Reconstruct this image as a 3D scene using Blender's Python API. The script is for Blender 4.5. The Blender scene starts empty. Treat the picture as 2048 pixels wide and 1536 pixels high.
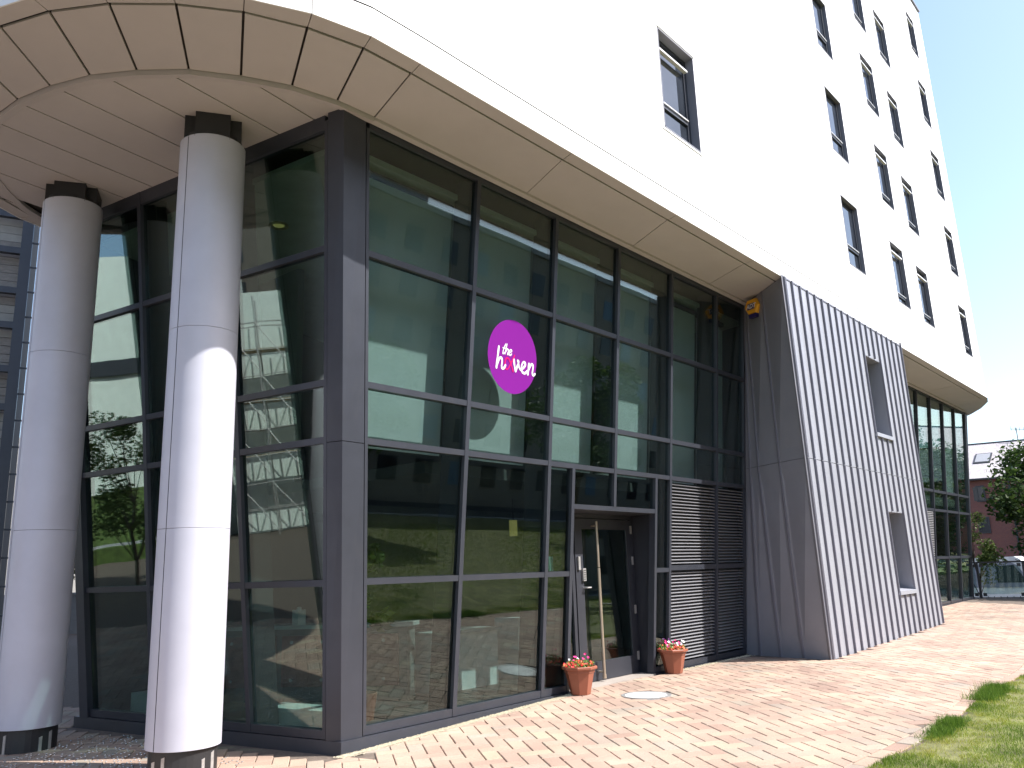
import bpy, math, random
import numpy as np
from mathutils import Matrix, Vector
rnd = random.Random(7)
C = bpy.context.scene.collection
sc = bpy.context.scene

# ------------------------------------------------------------ camera, sky, sun
cam_d = bpy.data.cameras.new("camera")
cam = bpy.data.objects.new("camera", cam_d); C.objects.link(cam)
cam.matrix_world = Matrix(((0.651, -0.146, -0.745, -5.221), (-0.758, -0.168, -0.630, -6.638),
                           (-0.033, 0.975, -0.220, 1.6), (0, 0, 0, 1)))
_R = cam.matrix_world.to_3x3()
_x = _R.col[0].normalized(); _z = _R.col[2].normalized(); _y = _z.cross(_x).normalized(); _x = _y.cross(_z)
cam.matrix_world = Matrix(((_x[0], _y[0], _z[0], -5.221), (_x[1], _y[1], _z[1], -6.638), (_x[2], _y[2], _z[2], 1.6), (0, 0, 0, 1)))
cam_d.lens = 29.33; cam_d.sensor_width = 36; cam_d.clip_end = 2000
sc.camera = cam

SUN = Vector((-0.55, 1.0, -1.22)).normalized()          # direction the light travels
elev = math.asin(-SUN.z)
to_sun = -SUN
world = bpy.data.worlds.new("World"); sc.world = world; world.use_nodes = True
nt = world.node_tree; nt.nodes.clear()
wo = nt.nodes.new("ShaderNodeOutputWorld"); bg = nt.nodes.new("ShaderNodeBackground")
sky = nt.nodes.new("ShaderNodeTexSky"); sky.sky_type = 'NISHITA'; sky.sun_disc = False
sky.sun_elevation = elev
sky.sun_rotation = math.atan2(to_sun.x, to_sun.y)
sky.air_density = 1.0; sky.dust_density = 1.7; sky.ozone_density = 1.2
bg.inputs[1].default_value = 0.15
nt.links.new(sky.outputs[0], bg.inputs[0]); nt.links.new(bg.outputs[0], wo.inputs[0])
sl = bpy.data.lights.new("sun", 'SUN'); sl.energy = 4.4; sl.angle = math.radians(0.53); sl.color = (1.0, 0.97, 0.93)
so = bpy.data.objects.new("sun", sl); C.objects.link(so)
so.rotation_euler = SUN.to_track_quat('-Z', 'Y').to_euler(); so.location = (0, -20, 40)
sc.view_settings.view_transform = 'Standard'; sc.view_settings.look = 'None'
sc.view_settings.gamma = 1.0; sc.view_settings.exposure = 1.15
try: sc.view_settings.use_curve_mapping = False
except Exception: pass
sc.cycles.max_bounces = 10; sc.cycles.transparent_max_bounces = 24; sc.cycles.glossy_bounces = 5; sc.cycles.diffuse_bounces = 5

# ------------------------------------------------------------ materials
MATS = {}
def mat(name, col, rough=0.6, metal=0.0, var=0.08, scale=3.0, bump=0.0, bscale=60.0, spec=0.5, dirt=None, stretch=(1, 1, 1)):
    if name in MATS: return MATS[name]
    m = bpy.data.materials.new(name); m.use_nodes = True; n = m.node_tree; b = n.nodes["Principled BSDF"]
    b.inputs["Roughness"].default_value = rough; b.inputs["Metallic"].default_value = metal
    b.inputs["Specular IOR Level"].default_value = spec
    g = n.nodes.new("ShaderNodeNewGeometry"); mp = n.nodes.new("ShaderNodeMapping"); mp.inputs["Scale"].default_value = stretch
    n.links.new(g.outputs["Position"], mp.inputs[0])
    no = n.nodes.new("ShaderNodeTexNoise"); no.inputs["Scale"].default_value = scale; no.inputs["Detail"].default_value = 6; no.inputs["Roughness"].default_value = 0.6
    n.links.new(mp.outputs[0], no.inputs["Vector"])
    r = n.nodes.new("ShaderNodeValToRGB")
    c0 = [max(0, c * (1 - 2 * var)) for c in col]; c1 = [c * (1 + 2 * var) for c in col]
    r.color_ramp.elements[0].position = 0.25; r.color_ramp.elements[0].color = (*c0, 1)
    r.color_ramp.elements[1].position = 0.75; r.color_ramp.elements[1].color = (*c1, 1)
    n.links.new(no.outputs[0], r.inputs[0]); out = r.outputs[0]
    if dirt:
        n2 = n.nodes.new("ShaderNodeTexNoise"); n2.inputs["Scale"].default_value = dirt[1]; n2.inputs["Detail"].default_value = 8
        mp2 = n.nodes.new("ShaderNodeMapping"); mp2.inputs["Scale"].default_value = dirt[3] if len(dirt) > 3 else (1, 1, 1)
        n.links.new(g.outputs["Position"], mp2.inputs[0]); n.links.new(mp2.outputs[0], n2.inputs["Vector"])
        r2 = n.nodes.new("ShaderNodeValToRGB"); r2.color_ramp.elements[0].position = 0.55; r2.color_ramp.elements[1].position = 0.75
        r2.color_ramp.elements[1].color = (dirt[2],) * 3 + (1,)
        n.links.new(n2.outputs[0], r2.inputs[0])
        mx = n.nodes.new("ShaderNodeMixRGB"); mx.inputs[2].default_value = (*dirt[0], 1)
        n.links.new(r2.outputs[0], mx.inputs[0]); n.links.new(out, mx.inputs[1]); out = mx.outputs[0]
    n.links.new(out, b.inputs["Base Color"])
    if bump:
        n3 = n.nodes.new("ShaderNodeTexNoise"); n3.inputs["Scale"].default_value = bscale; n3.inputs["Detail"].default_value = 4
        n.links.new(g.outputs["Position"], n3.inputs["Vector"])
        bp = n.nodes.new("ShaderNodeBump"); bp.inputs["Strength"].default_value = bump; bp.inputs["Distance"].default_value = 0.01
        n.links.new(n3.outputs[0], bp.inputs["Height"]); n.links.new(bp.outputs[0], b.inputs["Normal"])
    MATS[name] = m; return m

def glass(name, tint, r0=0.07, gcol=(0.9, 1.0, 0.97), wav=0.03, wscale=0.9):
    m = bpy.data.materials.new(name); m.use_nodes = True; n = m.node_tree; n.nodes.clear()
    o = n.nodes.new("ShaderNodeOutputMaterial"); mx = n.nodes.new("ShaderNodeMixShader")
    t = n.nodes.new("ShaderNodeBsdfTransparent"); t.inputs[0].default_value = (*tint, 1)
    g = n.nodes.new("ShaderNodeBsdfGlossy"); g.inputs[0].default_value = (*gcol, 1); g.inputs["Roughness"].default_value = 0.0
    lw = n.nodes.new("ShaderNodeLayerWeight"); lw.inputs[0].default_value = 0.5
    p = n.nodes.new("ShaderNodeMath"); p.operation = 'POWER'; p.inputs[1].default_value = 4.0
    a = n.nodes.new("ShaderNodeMath"); a.operation = 'MULTIPLY_ADD'; a.inputs[1].default_value = 1 - r0; a.inputs[2].default_value = r0
    n.links.new(lw.outputs["Facing"], p.inputs[0]); n.links.new(p.outputs[0], a.inputs[0]); n.links.new(a.outputs[0], mx.inputs[0])
    ge = n.nodes.new("ShaderNodeNewGeometry"); no = n.nodes.new("ShaderNodeTexNoise"); no.inputs["Scale"].default_value = wscale; no.inputs["Detail"].default_value = 1
    n.links.new(ge.outputs["Position"], no.inputs["Vector"])
    b = n.nodes.new("ShaderNodeBump"); b.inputs["Strength"].default_value = wav; b.inputs["Distance"].default_value = 0.12
    n.links.new(no.outputs[0], b.inputs["Height"]); n.links.new(b.outputs[0], g.inputs["Normal"])
    n.links.new(t.outputs[0], mx.inputs[1]); n.links.new(g.outputs[0], mx.inputs[2]); n.links.new(mx.outputs[0], o.inputs[0])
    return m

M_white = mat("white_render", (0.80, 0.79, 0.77), 0.7, var=0.015, scale=1.2, bump=0.05, bscale=250)
M_fascia = mat("fascia_panel", (0.76, 0.75, 0.73), 0.45, var=0.015, scale=2)
M_soffit = mat("soffit_panel", (0.46, 0.425, 0.415), 0.6, var=0.02, scale=2.5, dirt=((0.41, 0.385, 0.38), 0.9, 0.35))
M_groove = mat("joint_black", (0.05, 0.042, 0.038), 0.9)
M_frame = mat("dark_aluminium", (0.042, 0.046, 0.060), 0.42, 0.25, var=0.05, scale=4, dirt=((0.07, 0.07, 0.075), 6, 0.25, (1, 1, .3)))
M_fin = mat("inner_fin", (0.035, 0.036, 0.04), 0.6)
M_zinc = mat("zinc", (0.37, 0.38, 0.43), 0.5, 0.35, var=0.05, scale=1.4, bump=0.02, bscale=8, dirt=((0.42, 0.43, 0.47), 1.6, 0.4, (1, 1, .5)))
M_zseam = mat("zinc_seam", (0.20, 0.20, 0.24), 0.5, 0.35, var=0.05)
M_zside = mat("zinc_shaded", (0.27, 0.275, 0.315), 0.55, 0.3, var=0.05, scale=1.4, dirt=((0.29, 0.285, 0.31), 1.5, 0.5))  # darker copy of the zinc: the side's shade put into the base colour
M_alu = mat("column_aluminium", (0.50, 0.50, 0.57), 0.55, 0.15, var=0.03, scale=2.2, dirt=((0.45, 0.42, 0.40), 3, 0.18, (1, 1, .35)))
M_black = mat("black_steel", (0.018, 0.018, 0.02), 0.5)
M_steel = mat("steel_plate", (0.45, 0.44, 0.43), 0.45, 0.6, var=0.1, scale=20)
M_reveal = mat("reveal_metal", (0.20, 0.20, 0.23), 0.5, 0.1, var=0.04)
M_whitepl = mat("white_plastic", (0.78, 0.78, 0.78), 0.4)
M_louvre = mat("louvre_metal", (0.30, 0.30, 0.32), 0.42, 0.25, var=0.05)
M_glass = glass("tinted_glass", (0.62, 0.695, 0.685), 0.058, wav=0.012)
M_glassB = glass("tinted_glass_shaded", (0.60, 0.71, 0.68), 0.10, wav=0.022)
M_clear = glass("clear_glass", (0.80, 0.88, 0.86), 0.06)
M_blind = mat("blind_fabric", (0.72, 0.74, 0.73), 0.85, var=0.02, scale=5)
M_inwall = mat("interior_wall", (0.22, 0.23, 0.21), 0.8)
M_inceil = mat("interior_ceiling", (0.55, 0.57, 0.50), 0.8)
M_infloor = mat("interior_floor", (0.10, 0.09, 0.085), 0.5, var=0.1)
M_win = mat("window_glass", (0.03, 0.035, 0.045), 0.04, var=0.3, scale=1.2, spec=1.0)

# ------------------------------------------------------------ object helpers
WL = {}
def ploc(p): return WL.get(p.name, Vector((0, 0, 0))) if p else Vector((0, 0, 0))
class MB:
    def __init__(s): s.v = []; s.f = []
    def add(s, v, f):
        k = len(s.v); s.v += [tuple(p) for p in v]; s.f += [tuple(k + i for i in q) for q in f]; return s
    def hexa(s, p):   # 8 points: 4 bottom ring, 4 top ring
        return s.add(p, [(0, 3, 2, 1), (4, 5, 6, 7), (0, 1, 5, 4), (1, 2, 6, 5), (2, 3, 7, 6), (3, 0, 4, 7)])
    def box(s, x0, x1, y0, y1, z0, z1):
        return s.hexa([(x0, y0, z0), (x1, y0, z0), (x1, y1, z0), (x0, y1, z0), (x0, y0, z1), (x1, y0, z1), (x1, y1, z1), (x0, y1, z1)])
    def prism(s, poly, z0, z1):
        n = len(poly); v = [(*p[:2], z0) for p in poly] + [(*p[:2], z1) for p in poly]
        return s.add(v, [tuple(range(n))[::-1], tuple(range(n, 2 * n))] + [(i, (i + 1) % n, n + (i + 1) % n, n + i) for i in range(n)])
    def slab(s, pts, off):
        n = len(pts); off = Vector(off); v = [Vector(p) for p in pts] + [Vector(p) + off for p in pts]
        return s.add(v, [tuple(range(n))[::-1], tuple(range(n, 2 * n))] + [(i, (i + 1) % n, n + (i + 1) % n, n + i) for i in range(n)])
    def cyl(s, a, b, r0, r1=None, n=16, cap=True):
        r1 = r0 if r1 is None else r1; a = Vector(a); b = Vector(b); d = (b - a).normalized()
        u = d.orthogonal().normalized(); w = d.cross(u); v = []
        for P, r in ((a, r0), (b, r1)):
            for i in range(n):
                t = 2 * math.pi * i / n; v.append(P + u * math.cos(t) * r + w * math.sin(t) * r)
        f = [(i, (i + 1) % n, n + (i + 1) % n, n + i) for i in range(n)]
        if cap: f += [tuple(range(n))[::-1], tuple(range(n, 2 * n))]
        return s.add(v, f)
    def lathe(s, prof, cx, cy, n=32, a0=0.0, a1=2 * math.pi):
        v = []; full = abs(a1 - a0 - 2 * math.pi) < 1e-6; m = n if full else n + 1
        for r, z in prof:
            for i in range(m):
                t = a0 + (a1 - a0) * i / n; v.append((cx + r * math.cos(t), cy + r * math.sin(t), z))
        f = []
        for j in range(len(prof) - 1):
            for i in range(n):
                i2 = (i + 1) % m; f.append((j * m + i, j * m + i2, (j + 1) * m + i2, (j + 1) * m + i))
        return s.add(v, f)
    def build(s, name, m, parent=None, smooth=False, kind=None, label=None):
        me = bpy.data.meshes.new(name); L = ploc(parent)
        me.from_pydata([(p[0] - L.x, p[1] - L.y, p[2] - L.z) for p in s.v], [], s.f)
        if m: me.materials.append(m)
        if smooth:
            me.polygons.foreach_set("use_smooth", [True] * len(me.polygons))
            me.update()
        o = bpy.data.objects.new(name, me); C.objects.link(o)
        if parent: o.parent = parent
        WL[o.name] = L
        if kind: o["kind"] = kind
        if label: o["label"] = label
        return o
def sharp(o, deg=35):
    try:
        o.data.set_sharp_from_angle(angle=math.radians(deg))
    except Exception: pass
def thing(name, label, cat, loc=(0, 0, 0), group=None):
    o = bpy.data.objects.new(name, None); C.objects.link(o); o.location = loc; o.empty_display_size = 0.2
    o["label"] = label; o["category"] = cat
    if group: o["group"] = group
    WL[o.name] = Vector(loc); return o
def tag(o, label, cat, group=None):
    o["label"] = label; o["category"] = cat
    if group: o["group"] = group
    return o

def smooth01(t): t = max(0.0, min(1.0, t)); return t * t * (3 - 2 * t)
def zg(x, y):
    pts = [(-50, 0), (0, 0), (3.6, 0.105), (8.4, 0.105), (15, 0.22), (25, 0.31), (60, 0.31)]
    z = 0.31
    for (a, za), (b, zb) in zip(pts, pts[1:]):
        if x <= b: z = za + (zb - za) * (x - a) / (b - a) if x > a else za; break
    k = 1 - 0.7 * smooth01((-y - 1.6) / 3.5)
    return z * k

# raked glazing planes
LEAN = 0.095
def pA(X, z, d=0.0): return (X, 0.09 - LEAN * z + d, z)
bd = Vector((-0.156, 0.988, 0)); nb = Vector((-0.988, -0.156, 0))
def pB(s, z, d=0.0):
    p = bd * s + nb * (-0.06 + 0.1 * z - d); return (p.x, p.y, z)
def boxP(mb, P, u0, u1, z0, z1, d0, d1):
    """u0,u1: numbers or functions of z"""
    f0 = u0 if callable(u0) else (lambda z: u0); f1 = u1 if callable(u1) else (lambda z: u1)
    return mb.hexa([P(f0(z0), z0, d0), P(f1(z0), z0, d0), P(f1(z0), z0, d1), P(f0(z0), z0, d1),
                    P(f0(z1), z1, d0), P(f1(z1), z1, d0), P(f1(z1), z1, d1), P(f0(z1), z1, d1)])

# ------------------------------------------------------------ the building
bld = thing("apartment_building", "white rendered block of flats with rounded canopy over a raked dark glazed ground floor", "building", (0, 0, 0))
ZT = 6.2
# canopy outline (outer fascia O, groove G, inner ring I)
G = [(-0.424, -1.466), (-0.975, -1.443), (-1.487, -1.32), (-1.967, -1.109), (-2.391, -.798), (-2.758, -.416), (-3.042, .027), (-3.238, .519),
     (-3.35, 1.05), (-3.37, 1.6), (-3.29, 2.14), (-3.12, 2.66), (-2.86, 3.14), (-2.5, 3.58), (-2.08, 3.98), (-1.62, 4.26), (-1.05, 4.45)]
I = [(-.157, -.63), (-.615, -.607), (-1.068, -.501), (-1.486, -.295), (-1.867, -.044), (-2.181, .308), (-2.436, .688), (-2.612, 1.124),
     (-2.729, 1.58), (-2.77, 2.05), (-2.74, 2.50), (-2.62, 2.94), (-2.42, 3.35), (-2.14, 3.72), (-1.83, 4.05), (-1.55, 4.25), (-1.03, 4.40)]
def offset(poly, d):
    out = []
    for i, p in enumerate(poly):
        a = Vector(poly[max(0, i - 1)]); b = Vector(poly[min(len(poly) - 1, i + 1)]); t = (b - a).normalized()
        n = Vector((t.y, -t.x))          # outward for our ordering? fixed below
        out.append((p[0] + n.x * d, p[1] + n.y * d))
    return out
_t = offset(G, 0.2)
sgn = 1 if _t[8][0] < G[8][0] else -1
O = offset(G, 0.2 * sgn); O[0] = (-0.476, -1.66); O[1] = (-1.047, -1.645); O[2] = (-1.579, -1.518)
SJ = [(-0.476, -0.424, -0.157), (1.86, 1.92, 2.30), (4.22, 4.28, 4.74), (6.58, 6.63, 7.10), (7.74, 7.95, 8.75)]   # straight joints: outer, groove, inner X
def lerp2(a, b, t): return (a[0] + (b[0] - a[0]) * t, a[1] + (b[1] - a[1]) * t)
def inset_quad(q, g):
    c = Vector((sum(p[0] for p in q) / 4, sum(p[1] for p in q) / 4)); out = []
    for i in range(4):
        p = Vector(q[i][:2]); e1 = (Vector(q[(i + 1) % 4][:2]) - p).normalized(); e2 = (Vector(q[i - 1][:2]) - p).normalized()
        s = max(0.3, abs(e1.x * e2.y - e1.y * e2.x)); p = p + (e1 + e2) * g / s; out.append((p.x, p.y))
    return out
def panel(name, q, z, g, th=0.02, m=M_soffit, kk=None):
    if name == "soffit_strip":      # open groove along the inner edge of the strip
        q = [q[0], q[1], lerp2(q[2], q[1], .09), lerp2(q[3], q[0], .09)]
    elif kk is not None: q = [lerp2(q[0], q[3], kk), lerp2(q[1], q[2], kk), q[2], q[3]]
    q = inset_quad(q, g); mb = MB(); mb.slab([(*p, z) for p in q], (0, 0, th)); return mb.build(name, m, bld)
for k in range(len(G) - 1):
    panel("soffit_panel", [G[k], G[k + 1], I[k + 1], I[k]], ZT + rnd.uniform(-.002, .002), 0.011)
    panel("soffit_strip", [O[k], O[k + 1], G[k + 1], G[k]], ZT - .003, 0.004)
def straight_row(SJs, yO, yG, yI):
    for a, b in zip(SJs, SJs[1:]):
        panel("soffit_panel", [(a[1], yG), (b[1], yG), (b[2], yI), (a[2], yI)], ZT + rnd.uniform(-.002, .002), 0.006)
        panel("soffit_strip", [(a[0], yO), (b[0], yO), (b[1], yG), (a[1], yG)], ZT - .003, 0.005)
straight_row([(b_[0], b_[1], b_[2]) for b_ in SJ], -1.66, -1.465, -0.63)
SJ2 = [(13.9, 13.9, 13.9), (14.28, 14.35, 14.7), (17.0, 17.07, 17.4), (19.7, 19.77, 20.1), (22.55, 22.5, 22.4)]
straight_row(SJ2, -1.66, -1.465, -0.63)
# rounded right-hand end of the canopy
RO = [(22.55, -1.66), (23.3, -1.52), (24.4, -1.10), (25.4, -.58), (26.2, 0.0), (27.0, 1.2)]
RI = [(22.4, -0.63), (23.1, -.62), (23.8, -.58), (24.5, -.52), (24.95, -.30), (25.3, 1.2)]
for a, b, c, d in zip(RO, RO[1:], RI, RI[1:]):
    panel("soffit_panel", [a, b, d, c], ZT, 0.006)
# inner soffit boards: strips square to the left-hand glazing
def ring_u(v, poly, off=0.07):
    pu = Vector((.988, .156)); pv = Vector((-.156, .988)); best = None
    for a, b in zip(poly, poly[1:]):
        va = Vector(a).dot(pv); vb = Vector(b).dot(pv)
        if (va - v) * (vb - v) <= 0 and abs(va - vb) > 1e-6:
            t = (v - va) / (vb - va); u = (Vector(a) + (Vector(b) - Vector(a)) * t).dot(pu)
            best = u if best is None else min(best, u)
    return None if best is None else best + off
pu = Vector((.988, .156)); pv = Vector((-.156, .988))
v = -0.66
edges = [-0.52, -0.09, 0.42, 0.94, 1.47, 2.0, 2.53, 3.06, 3.59, 4.1]
for v0, v1 in zip(edges, edges[1:]):
    vs = [v0 + .009, v0 + (v1 - v0) * .33, v0 + (v1 - v0) * .66, v1 - .009]
    us = [ring_u(x, I) for x in vs]
    if any(u is None for u in us):
        us = [u if u is not None else -0.6 for u in us]
    ue = -(-0.06 + 0.1 * ZT) + 0.0
    pts = [pu * min(u, ue - .05) + pv * x for u, x in zip(us, vs)] + [pu * (ue + .06) + pv * vs[-1], pu * (ue + .06) + pv * vs[0]]
    MB().slab([(p.x, p.y, ZT - 0.02) for p in pts], (0, 0, .02)).build("soffit_board", M_soffit, bld)
# bead between ring panels and inner boards
Iin = offset(I, -0.075 * sgn)
mb = MB()
for k in range(len(I) - 1):
    mb.hexa([(*I[k], ZT - .05), (*I[k + 1], ZT - .05), (*Iin[k + 1], ZT - .035), (*Iin[k], ZT - .035), (*I[k], ZT + .01), (*I[k + 1], ZT + .01), (*Iin[k + 1], ZT + .01), (*Iin[k], ZT + .01)])
mb.build("soffit_bead", M_soffit, bld)
MB().box(-0.15, 8.6, -0.63, -0.55, ZT - .03, ZT + .01).build("soffit_bead", M_soffit, bld)
MB().box(14.0, 24.4, -0.63, -0.55, ZT - .03, ZT + .01).build("soffit_bead", M_soffit, bld)
# dark backing above every joint
back = offset(O, -.03 * sgn) + [(-.9, 4.5), (1.5, 6), (27, 6), (27.0, 1.2)] + [(25.9, -0.1), (25.2, -.62), (24.3, -1.06), (23.2, -1.46), (22.55, -1.60)]
MB().prism(back, ZT + .045, ZT + .10).build("soffit_backing", M_groove, bld)
# fascia panels
ZF = 6.470
def fascia(a, b, m=M_fascia, gap=0.004):
    a = Vector(a); b = Vector(b); t = (b - a).normalized(); n = Vector((t.y, -t.x)) 
    a = a + t * gap; b = b - t * gap
    if (n.dot(Vector((0.5 * (a.x + b.x), 0.5 * (a.y + b.y))) - Vector((10, 8)))) < 0: n = -n
    ai = a - n * .012; bi = b - n * .012
    MB().hexa([(a.x, a.y, ZT - .008), (b.x, b.y, ZT - .008), (bi.x, bi.y, ZT - .008), (ai.x, ai.y, ZT - .008), (a.x, a.y, ZF), (b.x, b.y, ZF), (bi.x, bi.y, ZF), (ai.x, ai.y, ZF)]).build("fascia_panel", m, bld)
for a, b in zip(O, O[1:]): fascia(a, b)
for a, b in zip([-0.476, 1.86, 4.22, 7.6, 11.0, 14.28, 17.0, 19.7, 22.15], [1.86, 4.22, 7.6, 11.0, 14.28, 17.0, 19.7, 22.15, 22.55]): fascia((a, -1.66), (b, -1.66))
for a, b in zip(RO, RO[1:]): fascia(a, b)
# upper walls with window holes; the face follows the same outline
HT = 18.68
def skx(z): return -(z - 6.5) * 0.086
WINS = [(4.07, 5.09, 8.98, 7.44, 0.0, 2), (10.97, 11.84, 13.62, 12.26, .07, 1), (13.96, 14.83, 15.95, 14.51, .1, 0), (15.87, 16.77, 15.77, 14.43, .1, 0),
        (19.67, 20.45, 17.8, 16.53, .1, 0), (14.03, 14.95, 13.56, 12.2, .1, 0), (19.87, 20.68, 15.58, 14.25, .09, 0), (11.07, 12.01, 11.29, 9.86, .07, 1),
        (16.08, 16.93, 13.48, 12.14, .1, 0), (14.18, 15.1, 11.2, 9.79, .09, 0), (20.07, 20.95, 13.35, 11.98, .1, 0), (16.24, 17.18, 11.13, 9.74, .1, 0),
        (11.2, 12.18, 8.88, 7.39, .05, 1), (14.34, 15.3, 8.8, 7.34, .09, 0), (20.28, 21.16, 11.02, 9.63, .1, 0), (16.41, 17.37, 8.75, 7.3, .08, 0), (20.5, 21.34, 8.65, 7.23, .1, 0)]
import bmesh
bm = bmesh.new(); YW = -1.655
def loop(pts):
    vs = [bm.verts.new(p) for p in pts]; [bm.edges.new((vs[i], vs[(i + 1) % len(vs)])) for i in range(len(vs))]
loop([(-0.476, YW, 6.49), (22.5, YW, 6.49), (22.5 + skx(HT), YW, HT), (-0.476, YW, HT)])
for (x0, x1, z1, z0, sk, t) in WINS: loop([(x0 + sk, YW, z0), (x1 + sk, YW, z0), (x1, YW, z1), (x0, YW, z1)])
bmesh.ops.triangle_fill(bm, edges=bm.edges[:], use_beauty=True, normal=(0, -1, 0))
me = bpy.data.meshes.new("white_wall"); bm.to_mesh(me); bm.free(); me.materials.append(M_white)
ww = bpy.data.objects.new("white_wall", me); C.objects.link(ww); ww.parent = bld; WL[ww.name] = Vector()
mb = MB()
oo = [(p[0], p[1] + (.005 if i < 2 else 0)) for i, p in enumerate(O)]
for a, b in zip(oo, oo[1:]): mb.add([(*a, 6.49), (*b, 6.49), (*b, HT), (*a, HT)], [(0, 1, 2, 3)])
r0 = [(22.5, YW), (23.3, -1.51), (24.4, -1.09), (25.4, -.57), (26.2, 0.0), (27.0, 1.2), (27, 14)]
for a, b in zip(r0, r0[1:]): mb.add([(*a, 6.49), (*b, 6.49), (b[0] + skx(HT), b[1], HT), (a[0] + skx(HT), a[1], HT)], [(0, 1, 2, 3)])
a, b = O[-1], (6.5, 14); mb.add([(*a, 6.49), (*b, 6.49), (*b, HT), (*a, HT)], [(0, 1, 2, 3)])
mb.add([(6.5, 14, 6.49), (27, 14, 6.49), (27 + skx(HT), 14, HT), (6.5, 14, HT)], [(0, 1, 2, 3)])
mb.build("side_wall", M_white, bld)
roof = O[::-1] + [(22.5 + skx(HT), YW), (24.4 + skx(HT), -1.09), (27 + skx(HT), 1.2), (27 + skx(HT), 14), (6.5, 14)]
MB().prism(roof, HT - .35, HT - .3).build("roof", M_groove, bld)
MB().box(-0.5, 22.5 + skx(HT) + .03, YW - .05, YW + .3, HT, HT + .05).build("parapet_capping", M_reveal, bld)
MB().box(-0.476, 22.5, YW + .03, YW + .06, 6.44, 6.50).build("shadow_gap", mat("gap_grey", (.10, .10, .105), .9), bld)
mb = MB()
for a, b in zip(O, O[1:]):
    a = Vector(a); b = Vector(b); t = (b - a).normalized(); n = Vector((t.y, -t.x)); n = n if n.dot(a - Vector((-1.2, 1.6))) > 0 else -n
    a2 = a - n * .03; b2 = b - n * .03; mb.hexa([(a2.x, a2.y, 6.44), (b2.x, b2.y, 6.44), (b2.x - n.x * .03, b2.y - n.y * .03, 6.44), (a2.x - n.x * .03, a2.y - n.y * .03, 6.44),
        (a2.x, a2.y, 6.5), (b2.x, b2.y, 6.5), (b2.x - n.x * .03, b2.y - n.y * .03, 6.5), (a2.x - n.x * .03, a2.y - n.y * .03, 6.5)])
mb.build("shadow_gap", mat("gap_grey", (.10, .10, .105), .9), bld)
M_room = mat("upper_room", (0.25, 0.25, 0.27), 0.9)
M_curtain = mat("curtain", (0.5, 0.5, 0.52), 0.9)
for wi, (x0, x1, z1, z0, sk, t) in enumerate(WINS):
    D = .17 if t == 2 else .115
    A_ = [(x0 + sk, z0), (x1 + sk, z0), (x1, z1), (x0, z1)]
    w = MB()      # the reveal: a lining with thickness inside the hole
    th = 0.015
    for i in range(4):
        (ax, az), (bx, bz) = A_[i], A_[(i + 1) % 4]
        nx, nz = [(0, 1), (-1, 0), (0, -1), (1, 0)][i]
        w.hexa([(ax, YW - .006, az), (bx, YW - .006, bz), (bx + nx * th, YW - .006, bz + nz * th), (ax + nx * th, YW - .006, az + nz * th),
                (ax, YW + D, az), (bx, YW + D, bz), (bx + nx * th, YW + D, bz + nz * th), (ax + nx * th, YW + D, az + nz * th)])
    wo_ = w.build("window", M_reveal, bld)
    def X(u, z): zz = (z - z0) / (z1 - z0); return x0 + sk * (1 - zz) + u
    W = x1 - x0
    fr = MB(); f = .05
    def bar(u0, u1, za, zb, y0, y1, mm=fr): mm.hexa([(X(u0, za), y0, za), (X(u1, za), y0, za), (X(u1, za), y1, za), (X(u0, za), y1, za), (X(u0, zb), y0, zb), (X(u1, zb), y0, zb), (X(u1, zb), y1, zb), (X(u0, zb), y1, zb)])
    yb = YW + D - .05
    bar(.016, f, z0 + .016, z1 - .016, yb, yb + .06); bar(W - f - .05, W - .016, z0 + .016, z1 - .016, yb, yb + .06)
    bar(f, W - f - .05, z0 + .016, z0 + f, yb, yb + .06); bar(f, W - f - .05, z1 - f, z1 - .016, yb, yb + .06)
    zt = z0 + (z1 - z0) * (0.30 if t else 0.16); bar(f, W - f - .05, zt - .03, zt + .02, yb - .01, yb + .06)
    fo = fr.build("window_frame", M_frame, wo_)
    pn = MB(); bar(f, W - f - .05, z0 + f, zt - .03, yb + .02, yb + .035, pn); bar(f, W - f - .05, zt + .02, z1 - f, yb + .02, yb + .035, pn)
    pn.build("pane", M_win, wo_)
    if t != 1:
        zb = z1 - (z1 - z0) * .17; v_ = MB(); bar(.02, W - .10, zb, zb + .028, yb - .07, yb - .012, v_); v_.build("vent_bar", M_whitepl, wo_)
    v_ = MB(); bar(f + .0, W - f - .06, zt + .021, zt + .045, yb - .03, yb - .012, v_); v_.build("rail", M_steel, wo_)
    if t == 2:
        s_ = MB(); e = .035
        s_.box(x0 - e, x1 + e, YW - .012, YW + .0, z1 + .02, z1 + .045); s_.box(x0 - e, x1 + e, YW - .012, YW, z0 - .045, z0 - .02); s_.box(x0 - e - .02, x0 - e, YW - .012, YW, z0 - .045, z1 + .045)
        s_.build("window_surround", M_whitepl, wo_)

# ------------------------------------------------------------ raked curtain walls
def kA(z): return 0.27 - 0.078 * (z - 0.1)        # where the right-hand glazing meets the corner post
def kB(z): return 0.25 - 0.080 * (z - 0.1)
ROWS = [0.12, 1.557, 2.92, 3.48, 4.815, 6.19]
TH = 0.062
def mull(P, u, z0, z1, w=.06, fin=True, d0=-.045):
    m = boxP(MB(), P, u - w / 2, u + w / 2, z0, z1, d0, .055).build("mullion", M_frame, bld)
    if fin: boxP(MB(), P, u - .03, u + .03, z0, z1, .057, .33).build("fin", M_fin, bld)
def trans(P, u0, u1, z, h=.062, d0=-.04): boxP(MB(), P, u0, u1, z - h / 2, z + h / 2, d0, .05).build("transom", M_frame, bld)
def pane(P, u0, u1, z0, z1, m=M_glass): boxP(MB(), P, u0, u1, z0, z1, .0, .024).build("glass_pane", m, bld)
MX = [1.53, 3.04, 4.52, 6.03, 7.54]
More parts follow.
